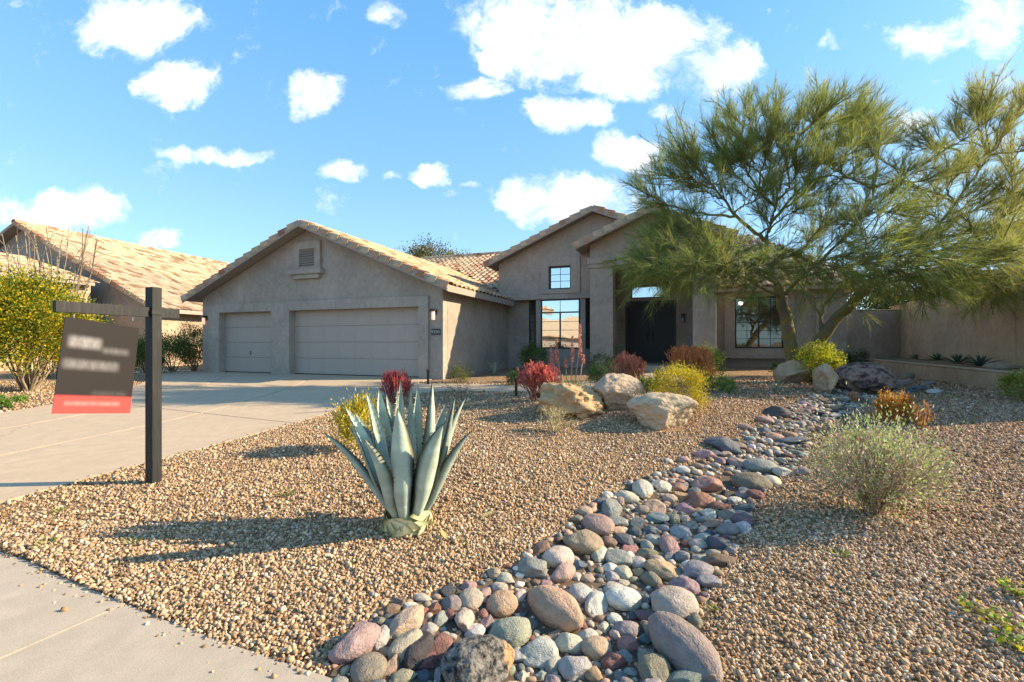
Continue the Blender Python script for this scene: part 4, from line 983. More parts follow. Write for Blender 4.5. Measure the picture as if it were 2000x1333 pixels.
# ------------------------------------------------------------------ rocks
def ico(sub):
    bm = bmesh.new(); bmesh.ops.create_icosphere(bm, subdivisions=sub, radius=1)
    V = np.array([v.co[:] for v in bm.verts]); F = np.array([[v.index for v in f.verts] for f in bm.faces]); bm.free(); return V, F
def fbm(V, sc, seed, oct_=4):
    o = Vector((seed*13.7, seed*7.1, seed*3.3)); return np.array([noise.fractal(Vector(v)*sc+o, .9, 2.1, oct_) for v in V])
def rock_mesh(seed, sub, cuts, amp, fine=.02, cutd=(.55, .85), soft=.0):
    rg = np.random.default_rng(seed); V, F = ico(sub); P = V.copy()
    for _ in range(cuts):
        n = unit(rg.normal(size=3)); d = rg.uniform(*cutd); e = P@n-d; P = P-np.where(e > 0, e*(1-soft), 0)[:, None]*n
    P = P*(1+amp*fbm(V, 1.3, seed)[:, None]); 
    if fine: P = P*(1+fine*fbm(V, 5, seed+50)[:, None])
    lo, hi = P.min(0), P.max(0); P = (P-(lo+hi)/2)/((hi-lo)/2)
    return npmesh('rock', P, F, smooth=True)
def boulder(label, x0, x1, yt, yb, col, seed, yaw=0, depth=.8, mat=None, cuts=9, amp=.14, Yd=None, sub=5, group='landscape boulders', sink=.15, fine=.05):
    cx = (x0+x1)/2; x, y, z = place(cx, yb, Yd); w = (x1-x0)*y/FP/2; d = w*depth
    y2 = y+d*.7; x2 = (cx-CX)/FP*y2; w = (x1-x0)*y2/FP/2*1.04; zt = zpx(yt, y2); h = zt-z
    o = link('boulder', rock_mesh(seed, sub, cuts, amp, fine), mat or M_ROCK, None, (x2, y2, z+h*.5-sink*h*.5), (0, 0, yaw), (w, d, h*(.5+sink*.5)))
    o.color = (*col, 1); tag(o, label, 'boulder', group); ROCKS.append((x2, y2, max(w, d)*.85)); return o
ROCKS = []
boulder('long knobbly golden tan boulder beside the aloe with flower spikes', 1048, 1200, 746, 818, (.47, .31, .16), 3, .1, .6, cuts=7, amp=.30, fine=.16)
boulder('pale pointed boulder between the golden boulder and the yellow green shrub', 1158, 1262, 729, 795, (.42, .32, .22), 8, .3, .7, Yd=6.75, cuts=8, amp=.12)
boulder('cream white angular boulder at the crest of the mound', 1228, 1358, 766, 840, (.46, .355, .23), 12, -.25, .65, cuts=9, amp=.12)
boulder('rounded grey tan boulder at the foot of the tree trunk', 1512, 1586, 703, 750, (.50, .35, .22), 21, .2, .7, cuts=7)
boulder('upright grey boulder between the tree boulder and the dark boulder', 1576, 1648, 708, 768, (.46, .34, .22), 29, .9, .6, cuts=7, amp=.12)
boulder('broad dark maroon boulder with a tan top near the planter', 1632, 1740, 707, 770, (.30, .20, .15), 34, -.1, .75, mat=M_ROCKDK, cuts=8, amp=.1)

# ------------------------------------------------------------------ dry creek cobbles
CC = dict(cream=(.62,.53,.40), white=(.70,.65,.58), beige=(.52,.42,.31), tan=(.46,.32,.20), ochre=(.48,.31,.15), orange=(.55,.31,.19), brown=(.27,.17,.11), rust=(.33,.14,.08),
 brick=(.42,.18,.13), rose=(.47,.27,.23), mauve=(.38,.25,.24), purple=(.22,.13,.14), maroon=(.25,.10,.085), grey=(.34,.31,.28), pale=(.48,.45,.39), sage=(.33,.34,.27), olive=(.30,.27,.18),
 slate=(.13,.155,.17), dark=(.085,.08,.075), blue=(.10,.14,.20), teal=(.17,.22,.22))
CW = dict(pale='pale grey', slate='slate', sage='sage green', dark='dark grey', mauve='mauve pink', rose='dusty rose', brick='brick red', olive='olive', blue='dark blue', teal='teal grey', orange='orange tan')
# landmarks: px, py, long, short, tilt, colour, reference phrase, where
LM = [(692,1258,84,64,50,'mauve','rough mauve lump','by the pavement edge'),(800,1215,80,42,50,'tan','leaning brown wedge cobble','on the gravel edge above the dark pitted stone'),
 (790,1262,62,50,55,'beige','half shaded beige cobble','beside the dark pitted stone'),(816,1272,66,48,75,'dark','dark pitted stone','among paler cobbles near the pavement'),
 (858,1262,50,46,60,'brick','angular salmon red stone','above the black mottled boulder'),(718,1306,64,54,10,'olive','round olive tan stone','at the pavement corner of the creek'),
 (918,1168,48,46,0,'beige','round speckled tan stone','at the upper rim of the near creek bed'),(980,1181,58,42,-10,'ochre','honey ochre oval stone','beside the round speckled tan stone'),
 (906,1210,50,36,80,'beige','upright speckled beige stone','below the round speckled tan stone'),(927,1237,38,30,20,'white','small chalk white stone','above the black mottled boulder'),
 (992,1238,80,60,-15,'sage','broad sage grey stone','between the ochre oval and the pale slab'),(1083,1189,114,66,-42,'orange','big orange pink oval','lying across the near creek bed'),
 (1091,1090,56,38,15,'cream','plump cream oval','on the gravel rim of the creek'),(1039,1108,54,38,10,'sage','pale green blocky stone','beside the plump cream oval'),
 (1099,1118,48,40,45,'rose','dusty rose cloven stone','under the plump cream oval'),(1139,1058,70,56,25,'tan','bulky brown tan stone','on the bank between rim stones'),
 (1207,1090,48,42,-30,'sage','squarish sage stone','in the middle of the creek'),(1298,1116,64,36,-32,'ochre','ochre brown wedge stone','across from the squarish sage stone'),
 (1308,1067,42,32,80,'rose','standing pink oval','in the shaded middle creek'),(1406,1062,42,32,-10,'slate','speckled charcoal stone','at the shaded far rim'),
 (1408,1095,58,24,0,'brown','flat speckled brown stone','half buried in the gravel rim'),(1365,1115,56,34,10,'grey','large plain grey stone','on the gravel rim'),
 (1338,1146,54,32,-8,'mauve','broad mauve stone','above the big beige stone'),(1322,1180,80,62,35,'beige','big rounded beige stone','on the rim above the huge mauve oval'),
 (1340,1266,132,82,-58,'mauve','huge pitted mauve pink oval','at the near rim beside the gravel'),(1279,1309,66,56,60,'olive','pointed sage triangle stone','beside the huge mauve oval'),
 (1217,1170,62,44,-30,'white','large chalk white oval','in the sunny middle of the creek'),(1165,1178,52,40,65,'pale','standing pale grey stone','beside the large chalk white oval'),
 (1135,1159,44,36,10,'pale','domed pale grey stone','above the standing pale stone'),(1056,1273,68,58,40,'pale','wide pale grey slab stone','with a shadow across it near the black boulder'),
 (1166,1268,56,40,10,'tan','buff and orange loaf stone','in the near creek bed'),(1197,1292,46,36,-35,'maroon','rough maroon stone','below the buff loaf stone'),
 (1232,1260,42,36,40,'brick','broken red stone','beside the buff loaf stone'),(1256,954,44,34,75,'cream','upright cream oval','at the top rim of the middle creek'),
 (1195,992,44,38,60,'grey','angular grey stone','on the rim with a dark shaded side'),(1169,1025,54,40,-35,'rose','smooth pinkish tan stone','above the bulky brown stone'),
 (1380,947,52,38,20,'brick','faceted brick red stone','at the bend of the creek'),(1366,978,52,32,-15,'rust','rust brown stone','below the faceted brick red stone'),
 (1471,942,62,34,-15,'olive','broad olive oval','leaning on a cream stone at the bend'),(1487,912,56,32,-8,'grey','large smooth grey loaf','above the broad olive oval'),
 (1508,939,33,27,0,'cream','plump cream stone','beside the broad olive oval'),(1531,923,40,20,-25,'cream','long cream stone','beside the smooth grey loaf'),
 (1284,1013,48,20,-3,'teal','flat teal stone','in the shaded middle creek'),(1452,1016,38,28,-15,'purple','plum purple stone','on the shaded gravel rim'),
 (1410,868,54,30,-20,'slate','wide slate stone','alone on the sunny upper bank'),(1518,805,48,26,5,'dark','dark twin humped stone','at the upper rim of the creek'),
 (1496,821,28,17,-10,'rose','pale pink tan oval','under the dark twin humped stone'),(1518,854,32,18,-20,'orange','bright orange stone','on the upper creek'),
 (1548,862,58,16,-8,'slate','long dark slate stone','under the bright orange stone'),(1628,795,38,12,-4,'tan','long flat buff stone','in the far upper creek'),
 (1827,764,27,10,0,'white','bright white block','on the shaded gravel by the planter'),(1762,748,26,18,10,'grey','flat topped grey stone','on the shaded gravel below the planter wall'),
 (1797,757,34,10,0,'slate','dark slate slab','beside the bright white block'),(1331,918,26,17,-40,'white','stray white stone','alone on the gravel above the upright cream oval')]
ML = [(741,1246,42,33,100,'pale'),(835,1298,46,28,40,'maroon'),(880,1179,40,34,0,'grey'),(951,1221,34,28,70,'mauve'),(826,1324,28,22,0,'blue'),(947,1159,24,18,60,'mauve'),(837,1230,32,22,-15,'pale'),
 (862,1210,30,26,60,'sage'),(876,1203,30,20,-45,'maroon'),(789,1322,45,26,20,'olive'),(673,1313,19,15,80,'tan'),(990,1131,32,24,-15,'beige'),(976,1150,34,20,-10,'cream'),(764,1300,38,26,60,'tan'),
 (1170,1081,36,28,60,'pale'),(1191,1111,33,18,-10,'white'),(1246,1102,36,22,-35,'pale'),(1262,1083,46,20,-5,'olive'),(1365,1065,33,21,-10,'cream'),(1338,1089,32,26,10,'sage'),(1386,1138,38,28,-35,'grey'),
 (1271,1131,42,28,-60,'olive'),(1294,1149,30,23,10,'maroon'),(1346,1330,86,24,0,'sage'),(1013,1282,37,30,-30,'white'),(1112,1260,56,34,-15,'cream'),(1079,1297,38,30,80,'pale'),(1122,1304,58,50,30,'pale'),
 (1136,1313,40,20,82,'olive'),(1161,1320,34,26,-20,'ochre'),(1220,1284,31,26,-60,'grey'),(1225,1229,44,33,-15,'grey'),(1272,1231,38,26,-50,'sage'),(1148,1243,37,30,15,'pale'),(1201,1210,29,27,0,'white'),
 (1020,1322,26,24,0,'cream'),(1015,1205,24,22,0,'blue'),(1037,1220,26,24,0,'slate'),(1016,1166,26,18,60,'cream'),(1265,1205,42,24,-10,'purple'),(1260,1169,32,18,85,'slate'),(1278,1176,30,18,-60,'blue'),
 (1264,1252,28,20,0,'teal'),(1180,1228,23,21,0,'cream'),(1204,1243,27,19,-60,'beige'),(1126,1129,25,14,10,'pale'),(1148,1133,26,15,10,'tan'),(1193,1128,31,19,-30,'pale'),(1217,1121,34,24,-40,'sage'),
 (1217,1138,23,18,10,'cream'),(1046,1137,19,17,0,'brown'),(1065,1143,26,16,20,'rose'),(1067,1130,33,14,-30,'rose'),(1198,1151,39,22,15,'beige'),(1291,948,33,29,-30,'cream'),(1225,972,42,22,-25,'beige'),
 (1316,1014,30,22,70,'olive'),(1405,992,45,21,5,'rust'),(1397,1024,49,17,15,'tan'),(1422,1034,40,30,15,'grey'),(1332,1040,38,24,5,'pale'),(1218,1053,34,30,-45,'slate'),(1188,1058,29,26,-40,'brown'),
 (1280,990,38,25,20,'tan'),(1252,995,27,23,-30,'olive'),(1243,1025,36,20,5,'slate'),(1271,1036,30,17,-25,'teal'),(1238,1038,25,22,-40,'slate'),(1300,1032,23,19,-30,'pale'),(1205,1021,38,20,-25,'sage'),
 (1279,1056,32,19,-35,'sage'),(1373,1050,33,15,5,'pale'),(1385,1041,19,14,0,'blue'),(1363,999,20,16,0,'ochre'),(1423,1006,35,20,5,'olive'),(1454,993,42,17,5,'teal'),(1476,968,31,20,10,'maroon'),
 (1451,966,25,20,-10,'mauve'),(1308,975,27,20,10,'tan'),(1332,970,33,18,-20,'ochre'),(1307,900,17,15,0,'cream'),(1336,898,20,15,0,'rose'),(1373,887,32,20,-35,'rose'),(1444,905,34,22,-30,'mauve'),
 (1406,900,22,19,0,'rose'),(1493,841,21,13,-20,'slate'),(1544,849,23,13,-15,'ochre'),(1470,873,17,15,0,'white'),(1502,860,15,13,0,'white'),(1418,888,20,14,30,'rose'),(1456,834,24,13,-20,'orange'),
 (1603,809,29,13,15,'dark'),(1606,782,22,12,-10,'brown'),(1634,779,25,9,0,'tan'),(1635,812,24,10,5,'cream'),(1568,921,27,18,-10,'mauve'),(1549,915,18,13,-20,'sage'),(1540,891,23,11,-10,'maroon'),
 (1434,882,21,16,-60,'teal'),(1397,887,21,14,-20,'slate'),(1446,872,19,14,-30,'tan'),(1486,872,18,12,-10,'beige'),(1565,829,22,11,-5,'grey'),(1583,800,20,10,0,'mauve'),(1572,789,22,10,-10,'mauve'),(1590,792,18,9,0,'grey'),
 (1775,735,28,13,0,'olive'),(1745,742,22,10,-15,'teal'),(1740,757,24,12,0,'dark'),(1815,749,28,9,0,'grey'),(1780,763,22,9,0,'slate'),(1758,770,20,8,0,'pale')]
COB = [rock_mesh(60+i, 4, 3+(i*7) % 6, .09+.02*(i % 4), .012+.012*(i % 3), (.55, .9), (.25, .02, .12, .0)[i % 4]) for i in range(18)]
COBS = [rock_mesh(90+i, 4, 2, .075, .014, (.78, .95), .4) for i in range(4)]
DISCS = []; CB = []
def cobble(px, py, lg, sh, tilt, colk, gen=False, xy=None, rad=None, smooth=False):
    if xy is None:
        x, y, z = G(px, py+sh*.30); a = lg*y/FP/2
        phi = math.atan2(CAM_Z-z, y); fs = max(.30, math.sin(phi)); b_img = sh*y/FP/2
        t = R(tilt); gx_, gy_ = math.cos(t), math.sin(t)/(.35+.65*fs); yaw = math.atan2(gy_, gx_)
        hgt = min(b_img*.92, a*.62); la = a*math.hypot(gx_, gy_)*(.95 if abs(tilt) > 20 else 1); lb = min(max(b_img*1.0/(.45+.55*fs), a*.42), a*1.0)
        if 40 < abs(tilt) < 120: lb = min(b_img*1.05, la)
        y += lb*.2; la *= 1.1; lb *= 1.1; hgt *= 1.12
    else:
        x, y = xy; z = float(terr1(x, y)); la = rad*rng.uniform(1.0, 1.35); lb = rad*rng.uniform(.75, 1.0); hgt = rad*rng.uniform(.5, .75); yaw = rng.uniform(0, 3.14)
        px = CX+x/y*FP; py = HY+(CAM_Z-z)/y*FP
    c = np.array(CC[colk]); c = (c*.74+c.mean()*.26*np.array([1.08, 1, .88]))*.86*rng.normal(1, .12, 1)*rng.normal(1, .04, 3)
    o = link('cobble', COBS[rng.integers(4)] if smooth else COB[rng.integers(18)], M_COBBLE, None, (x, y, z+hgt*(.42 if gen or xy is None else .35)), (rng.normal(0, .10), rng.normal(0, .10), yaw), (la, lb, hgt))
    o.color = (*np.clip(c, .01, .9), 1); DISCS.append((x, y, math.sqrt(la*lb)))
    CB.append([o, px, py, la*2*FP/y, la/lb, colk]); return o
for (px, py, lg, sh, tl, ck, ref, wh) in LM: tag(cobble(px, py, lg, sh, tl, ck, smooth=any(w in ref for w in ('oval', 'round', 'loaf', 'plump', 'smooth', 'domed'))), ref+' '+wh, 'stone', 'river stones of the dry creek')
for t in ML: cobble(*t)
bo = boulder('large black mottled boulder with an orange broken side at the frame bottom', 862, 1008, 1252, 1368, (.20, .185, .16), 79, .3, .85, mat=M_LICHEN, cuts=4, amp=.08, group='river stones of the dry creek')
DISCS.append((bo.location.x, bo.location.y, .15))
CRK_PX = [(600,1360),(655,1300),(690,1232),(760,1185),(850,1160),(920,1140),(1000,1105),(1035,1078),(1100,1040),(1165,985),(1235,940),(1300,925),(1350,915),(1402,876),(1462,846),(1515,806),(1572,780),(1640,756),(1700,748),(1750,752),(1765,768),(1720,785),(1690,795),(1640,820),(1590,850),(1572,892),(1545,922),(1498,948),(1480,985),(1450,1040),(1420,1110),(1390,1150),(1360,1190),(1380,1250),(1400,1333),(1420,1450),(600,1450)]
CRK = [ray(a, b, terr1)[:2] for a, b in CRK_PX]
cx0, cx1 = min(p[0] for p in CRK), max(p[0] for p in CRK); cy0, cy1 = min(p[1] for p in CRK), max(p[1] for p in CRK)
def grid_of(discs, cell=.25):
    g = {}
    for d in discs: g.setdefault((int(d[0]//cell), int(d[1]//cell)), []).append(d)
    return g
CREAT = []
g = grid_of(DISCS)
def free(x, y, r, f):
    i, j = int(x//.25), int(y//.25)
    for a in range(i-2, i+3):
        for b in range(j-2, j+3):
            for d in g.get((a, b), ()):
                if (d[0]-x)**2+(d[1]-y)**2 < (f*(d[2]+r))**2: return False
    return True
names_ = list(CC); wts = np.array([6,4,7,6,3,2,5,2,1.5,2,2.5,1.5,1.5,9,9,6,5,8,6,1,2], float); wts /= wts.sum()
cand = []
for r, tries in ((.062, 2500), (.045, 7000), (.034, 14000), (.025, 22000), (.018, 30000), (.0125, 40000)):
    xs = rng.uniform(cx0, cx1, tries); ys = rng.uniform(cy0, cy1, tries); ok = inpoly(xs, ys, CRK) & (ys < 12) & ~inpoly(xs, ys, SW_POLY)
    for x, y in zip(xs[ok], ys[ok]):
        rr = r*rng.uniform(.8, 1.25)
        if y > 3.4 and math.sin(x*5+y*3)+math.sin(y*6.3-x*2)+rng.normal(0, .5) < -1.15: continue
        if y < 2.6 and r > .06: continue
        if y > 4.2 and r > .045: continue
        if y > 5 and r < .015: continue
        if any((x-a)**2+(y-b)**2 < (c*.8)**2 for a, b, c in ROCKS): continue
        if free(x, y, rr, .76): cand.append((x, y, rr)); g.setdefault((int(x//.25), int(y//.25)), []).append((x, y, rr))
cand.sort(key=lambda c: -c[2]/c[1])
NI = 296-len(LM)-len(ML)
for x, y, r in cand[:NI]: cobble(0, 0, 0, 0, 0, names_[rng.choice(len(names_), p=wts)], xy=(x, y), rad=r)
# labels for the stones that are not landmarks: by the landmark they lie next to
ORD = ['', 'second', 'third', 'fourth', 'fifth', 'sixth', 'seventh', 'eighth', 'ninth', 'tenth', 'eleventh', 'twelfth']
seen = {}
for o, px, py, w, asp, ck in CB[len(LM):]:
    best = min(LM, key=lambda l: math.hypot(l[0]-px, (l[1]-py)*1.4)); dx, dy = px-best[0], py-best[1]
    rel = ('left of' if dx < 0 else 'right of') if abs(dx) > abs(dy) else ('behind' if dy < 0 else 'in front of')
    sz = 'large' if w > 45 else 'medium' if w > 28 else 'small' if w > 17 else 'tiny'; shp = 'round' if asp < 1.25 else 'oval' if asp < 1.7 else 'long'
    seen.setdefault((f'{sz} {CW.get(ck, ck)} {shp} cobble', f'{rel} the {best[6]}'), []).append((math.hypot(dx, dy), o))
for (a, b), v in seen.items():
    for i, (_, o) in enumerate(sorted(v, key=lambda t: t[0])):
        tag(o, f'{a} {b}' if i == 0 else f'{a}, {ORD[min(i, 11)]} one {b}', 'stone', 'river stones of the dry creek')
qx, qy = np.meshgrid(np.arange(cx0, cx1, .05), np.arange(cy0, min(cy1, 12), .05)); okc = inpoly(qx, qy, CRK) & ~inpoly(qx, qy, SW_POLY)
qi = np.arange(qx.size).reshape(qx.shape); qk = okc[:-1, :-1] & okc[1:, 1:] & okc[1:, :-1] & okc[:-1, 1:]
link('creek_bed', npmesh('creek_bed', np.c_[qx.ravel(), qy.ravel(), terr1(qx, qy).ravel()+.006], np.c_[qi[:-1, :-1][qk], qi[:-1, 1:][qk], qi[1:, 1:][qk], qi[1:, :-1][qk]], smooth=True), M_SOIL, kind='structure')
# the smaller pebbles between
rest = cand[NI:]; bV, bF = ico(2); bV = bV.copy()
P = np.array([(x, y, float(terr1(x, y))) for x, y, _ in rest]); rad = np.array([r for *_, r in rest]); n = len(P)
th = rng.uniform(0, 6.28, n); sx = rad*rng.uniform(.95, 1.35, n); sy = rad*rng.uniform(.7, 1.0, n); sz = rad*rng.uniform(.45, .75, n)
v = bV[None]*(1+.10*rng.normal(size=(n, len(bV), 1)))*np.stack([sx, sy, sz], 1)[:, None]
c_, s_ = np.cos(th)[:, None], np.sin(th)[:, None]
v = np.stack([v[..., 0]*c_-v[..., 1]*s_, v[..., 0]*s_+v[..., 1]*c_, v[..., 2]+sz[:, None]*.5], -1)+P[:, None]
col = np.array([CC[names_[k]] for k in rng.choice(len(names_), n, p=wts)]); col = (col*.7+col.mean(1, keepdims=True)*.3)*np.array([.82, .77, .69])*rng.normal(1, .18, (n, 1))
link('pebbles', npmesh('pebbles', v.reshape(-1, 3), (bF[None]+(np.arange(n)*len(bV))[:, None, None]).reshape(-1, 3), np.repeat(np.clip(col, .01, .9), len(bV), 0), True), M_PEBBLE, kind='stuff')
print('cobbles', len(CB), 'pebbles', n)

# ------------------------------------------------------------------ loose gravel
def gravel(name, ymin, ymax, dens, rmean, base, bf, seed, xlim=(-6.5, 10)):
    rg = np.random.default_rng(seed); A = 1.25*(ymax**2-ymin**2); n = int(A*dens)
    y = np.sqrt(rg.uniform(ymin**2, ymax**2, n)); x = rg.uniform(-1.25, 1.25, n)*y
    ok = np.ones(n, bool)
    zs = terr1(x, y)
    for p in PAVED:
        ins = inpoly(x, y, p)
        if p is SW_POLY or p is DR_POLY:
            dd = dpoly(x, y, SW_E if p is SW_POLY else [tuple(q) for q in DR_R]); kp = ins & (rg.random(n) < .22*np.exp(-dd/.035))
            zs = np.where(kp, .026 if p is SW_POLY else drz(x, y)-.004, zs); ins = ins & ~kp
        ok &= ~ins
    ok &= ~(inpoly(x, y, CRK) & (rg.random(n) < .97))
    ok &= (np.sin(x*2.1+np.sin(y*1.7)*1.3)*np.sin(y*2.6+np.sin(x*1.3)*1.7) < .55) | (rg.random(n) < .62)
    for a, b, c in ROCKS: ok &= (x-a)**2+(y-b)**2 > (c*.75)**2
    x, y, z = x[ok], y[ok], zs[ok]; n = len(x)
    r = np.clip(rmean*np.exp(rg.normal(0, .33, n)), rmean*.4, rmean*2.1)
    q = unit(rg.normal(size=(n, 4))); w_, a, b, c = q.T
    M = np.stack([1-2*(b*b+c*c), 2*(a*b-c*w_), 2*(a*c+b*w_), 2*(a*b+c*w_), 1-2*(a*a+c*c), 2*(b*c-a*w_), 2*(a*c-b*w_), 2*(b*c+a*w_), 1-2*(a*a+b*b)], 1).reshape(n, 3, 3)
    sc = r[:, None]*rg.uniform(.65, 1.3, (n, 3)); k = len(base)
    bv = base[None]*(1+.22*rg.normal(size=(n, k, 1)).clip(-1.4, 1.4))*sc[:, None]
    v = np.einsum('nij,nkj->nki', M, bv)+np.stack([x, y, z+r*rg.uniform(.15, .75, n)], 1)[:, None]
    u = rg.random(n); cs = np.array([s for s, _ in GRAV]); cv = np.array([c for _, c in GRAV]); col = np.stack([np.interp(u, cs, cv[:, i]) for i in range(3)], 1)
    # the bed is pinker and darker towards the right, paler near the pavement
    col = col*rg.normal(1, .13, (n, 1)); rt = np.clip((x-1.5)/3, 0, 1)[:, None]; col = col*(1-rt*np.array([.08, .14, .12]))
    F = (bf[None]+(np.arange(n)*k)[:, None, None]).reshape(-1, 3)
    link(name, npmesh(name, v.reshape(-1, 3), F, np.repeat(np.clip(col, .02, .85), k, 0)), M_GSTONE, kind='stuff')
    print(name, n, 'tris', len(F))
i1V, i1F = ico(1); i1V = i1V/np.linalg.norm(i1V, axis=1, keepdims=True)
oV = np.array([(1, 0, 0), (-1, 0, 0), (0, 1, 0), (0, -1, 0), (0, 0, 1), (0, 0, -1)], float); oF = np.array([(0, 2, 4), (2, 1, 4), (1, 3, 4), (3, 0, 4), (2, 0, 5), (1, 2, 5), (3, 1, 5), (0, 3, 5)])
gravel('gravel', 1.5, 3.4, 5500, .0070, i1V, i1F, 1)
gravel('gravel', 3.4, 7.5, 2500, .0093, oV, oF, 2)
gravel('gravel', 7.5, 12.5, 240, .016, oV, oF, 3)

# ------------------------------------------------------------------ yard sign
PX, PY = at(300, 4.28); PZ = float(terr(PX, PY))
azm = math.atan2(-.26, -.965); 
sg = empty('yard_sign_post', (PX, PY, PZ), 0, 'black wooden yard sign post with an arm on the gravel beside the driveway', 'sign post')
ztop = zpx(562, PY)-PZ
rzp = math.atan2(-.965, -.26)          # local +x runs along the arm towards the viewer
MB().box(-.045, .045, -.045, .045, -.2, ztop).build('post', M_POST, sg, bev=.004, rot=(0, 0, rzp))
za = zpx(611, PY)-PZ
MB().box(-.24, .76, -.019, .019, za-.045, za+.045).build('arm', M_POST, sg, bev=.003, rot=(0, 0, rzp))
MB().box(-.052, .052, -.052, .052, za-.02, za+.02).build('arm_bracket', M_BLACKMET, sg, rot=(0, 0, rzp))
# hanging panel
m, nt_, b_ = newmat('sign_print', .6, .12)
sp = node(nt_, 'ShaderNodeSeparateXYZ', {0: ocoord(nt_)}); sx, sz = sp.outputs[0], sp.outputs[2]
PWd, PHt = .565, .765
def soft(cx, cz, hx, hz, s=.02):
    fx = node(nt_, 'ShaderNodeMapRange', {0: math_(nt_, 'ABSOLUTE', math_(nt_, 'SUBTRACT', sx, cx)), 1: hx+s, 2: hx-s}, interpolation_type='SMOOTHSTEP').outputs[0]
    fz = node(nt_, 'ShaderNodeMapRange', {0: math_(nt_, 'ABSOLUTE', math_(nt_, 'SUBTRACT', sz, cz)), 1: hz+s, 2: hz-s}, interpolation_type='SMOOTHSTEP').outputs[0]
    return math_(nt_, 'MULTIPLY', fx, fz)
c = (.023, .020, .0195, 1)
blur = noise_(nt_, node(nt_, 'ShaderNodeMapping', {0: ocoord(nt_), 3: (22, 1, 9)}).outputs[0], 1.0, 2)
for cx, cz, hx, hz, st in ((.16, -.19, .115, .045, .62), (.395, -.235, .10, .022, .32), (.225, -.37, .20, .035, .42), (.38, -.60, .13, .014, .12)):
    c = mixc(nt_, math_(nt_, 'MULTIPLY', soft(cx, cz, hx, hz, .028), math_(nt_, 'MULTIPLY_ADD', blur, 1.2*st, .25*st)), c, (.34, .33, .33))
red = node(nt_, 'ShaderNodeMapRange', {0: sz, 1: -.61, 2: -.64}, interpolation_type='SMOOTHSTEP').outputs[0]
c = mixc(nt_, red, c, (.62, .062, .055)); c = mixc(nt_, math_(nt_, 'MULTIPLY', soft(.27, -.685, .2, .014, .02), math_(nt_, 'MULTIPLY', blur, .6)), c, (.85, .4, .38))
setc(nt_, b_, c); M_SIGN = m
adir = Vector((math.cos(rzp), math.sin(rzp), 0))
p0 = Vector((PX, PY, PZ+za-.075))+adir*.125+Vector((0.0, 0, 0))
sgn = empty('hanging_sign', p0+adir*PWd, rzp+math.pi, 'dark grey hanging sign panel with blurred pale lines and a red lower band', 'sign')
MB().box(0, PWd, -.003, .003, -PHt, 0).build('panel', M_SIGN, sgn, rot=(R(-3), 0, 0)).rotation_euler.y = R(8)
for x in (.06, PWd-.06): MB().tube([(x, 0, -.01-(PWd-x)*0), (x, 0, .035)], .004, 6).build('hook', M_CHROME, sgn)

# ------------------------------------------------------------------ planting
YG = [(.58, .46, .03, 3), (.62, .44, .03, 2), (.32, .33, .035, 2), (.18, .22, .03, 1)]
GRN = [(.10, .17, .04, 3), (.15, .22, .05, 2), (.06, .11, .03, 2)]
LIME = [(.36, .42, .05, 3), (.27, .36, .05, 2), (.42, .42, .06, 1.2), (.15, .22, .04, 1)]
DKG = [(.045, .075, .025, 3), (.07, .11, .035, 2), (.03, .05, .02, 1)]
shrub('rounded_shrub', 'big rounded mustard yellow and green shrub behind the boulders on the mound', 'shrub', 1328, 711, 800, 100, YG, 9000, (.03, .010), clumps=90, sig=.15, box=True)
shrub('low_shrub', 'bright green trailing ground cover beside the big yellow shrub', 'shrub', 1395, 735, 768, 92, [(.13, .24, .04, 3), (.2, .3, .05, 2), (.09, .16, .03, 1)], 4200, (.028, .012), clumps=60, stems=0)
shrub('low_shrub', 'dark green low shrub tucked between the pale boulder and the yellow shrub', 'shrub', 1262, 735, 775, 55, [(.12, .19, .035, 3), (.2, .25, .04, 1), (.07, .12, .03, 1)], 2600, (.03, .012), clumps=36, Yd=7.7)
shrub('yellow_shrub', 'yellow and green bushy plant directly behind the large agave', 'shrub', 703, 768, 878, 92, [(.74, .56, .05, 3), (.62, .46, .04, 2), (.30, .34, .06, 1.5), (.15, .21, .04, 1.5)], 3600, (.05, .013), clumps=50, sig=.2, up=.7)
shrub('round_shrub', 'round dark green shrub in front of the bay window', 'shrub', 1043, 667, 712, 52, GRN, 3200, (.05, .03), Yd=15.6, clumps=50)
shrub('low_shrub', 'small green shrub left of the path light stake', 'shrub', 1003, 722, 748, 34, GRN, 1400, (.04, .02), Yd=11.6, clumps=26)
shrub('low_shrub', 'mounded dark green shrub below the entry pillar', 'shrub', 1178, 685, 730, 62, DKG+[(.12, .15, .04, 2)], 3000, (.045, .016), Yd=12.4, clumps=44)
shrub('low_shrub', 'small glossy green shrub under the entry mound shrub', 'shrub', 1168, 708, 742, 44, GRN, 2000, (.035, .02), Yd=10.6, clumps=30)
shrub('leafy_shrub', 'loose yellow green shrub beside the orange firestick plant', 'shrub', 1384, 668, 738, 56, LIME, 2200, (.05, .03), Yd=10.4, clumps=40, sig=.25)
shrub('bright_shrub', 'bright lime yellow shrub beside the tree trunk', 'shrub', 1600, 667, 742, 84, [(.50, .50, .04, 3), (.42, .46, .05, 2), (.3, .36, .05, 1.5), (.55, .42, .03, .6)], 6500, (.05, .028), Yd=10.2, clumps=70)
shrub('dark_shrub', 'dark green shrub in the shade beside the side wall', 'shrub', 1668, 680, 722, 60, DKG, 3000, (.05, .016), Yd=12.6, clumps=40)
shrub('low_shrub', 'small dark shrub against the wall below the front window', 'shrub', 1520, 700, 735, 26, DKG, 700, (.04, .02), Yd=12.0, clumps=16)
shrub('corner_shrub', 'small green and orange shrub at the garage corner', 'shrub', 899, 712, 745, 46, [(.10, .15, .04, 3), (.16, .2, .05, 2), (.38, .2, .05, 1)], 1500, (.04, .018), Yd=12.3, clumps=30, sig=.24)
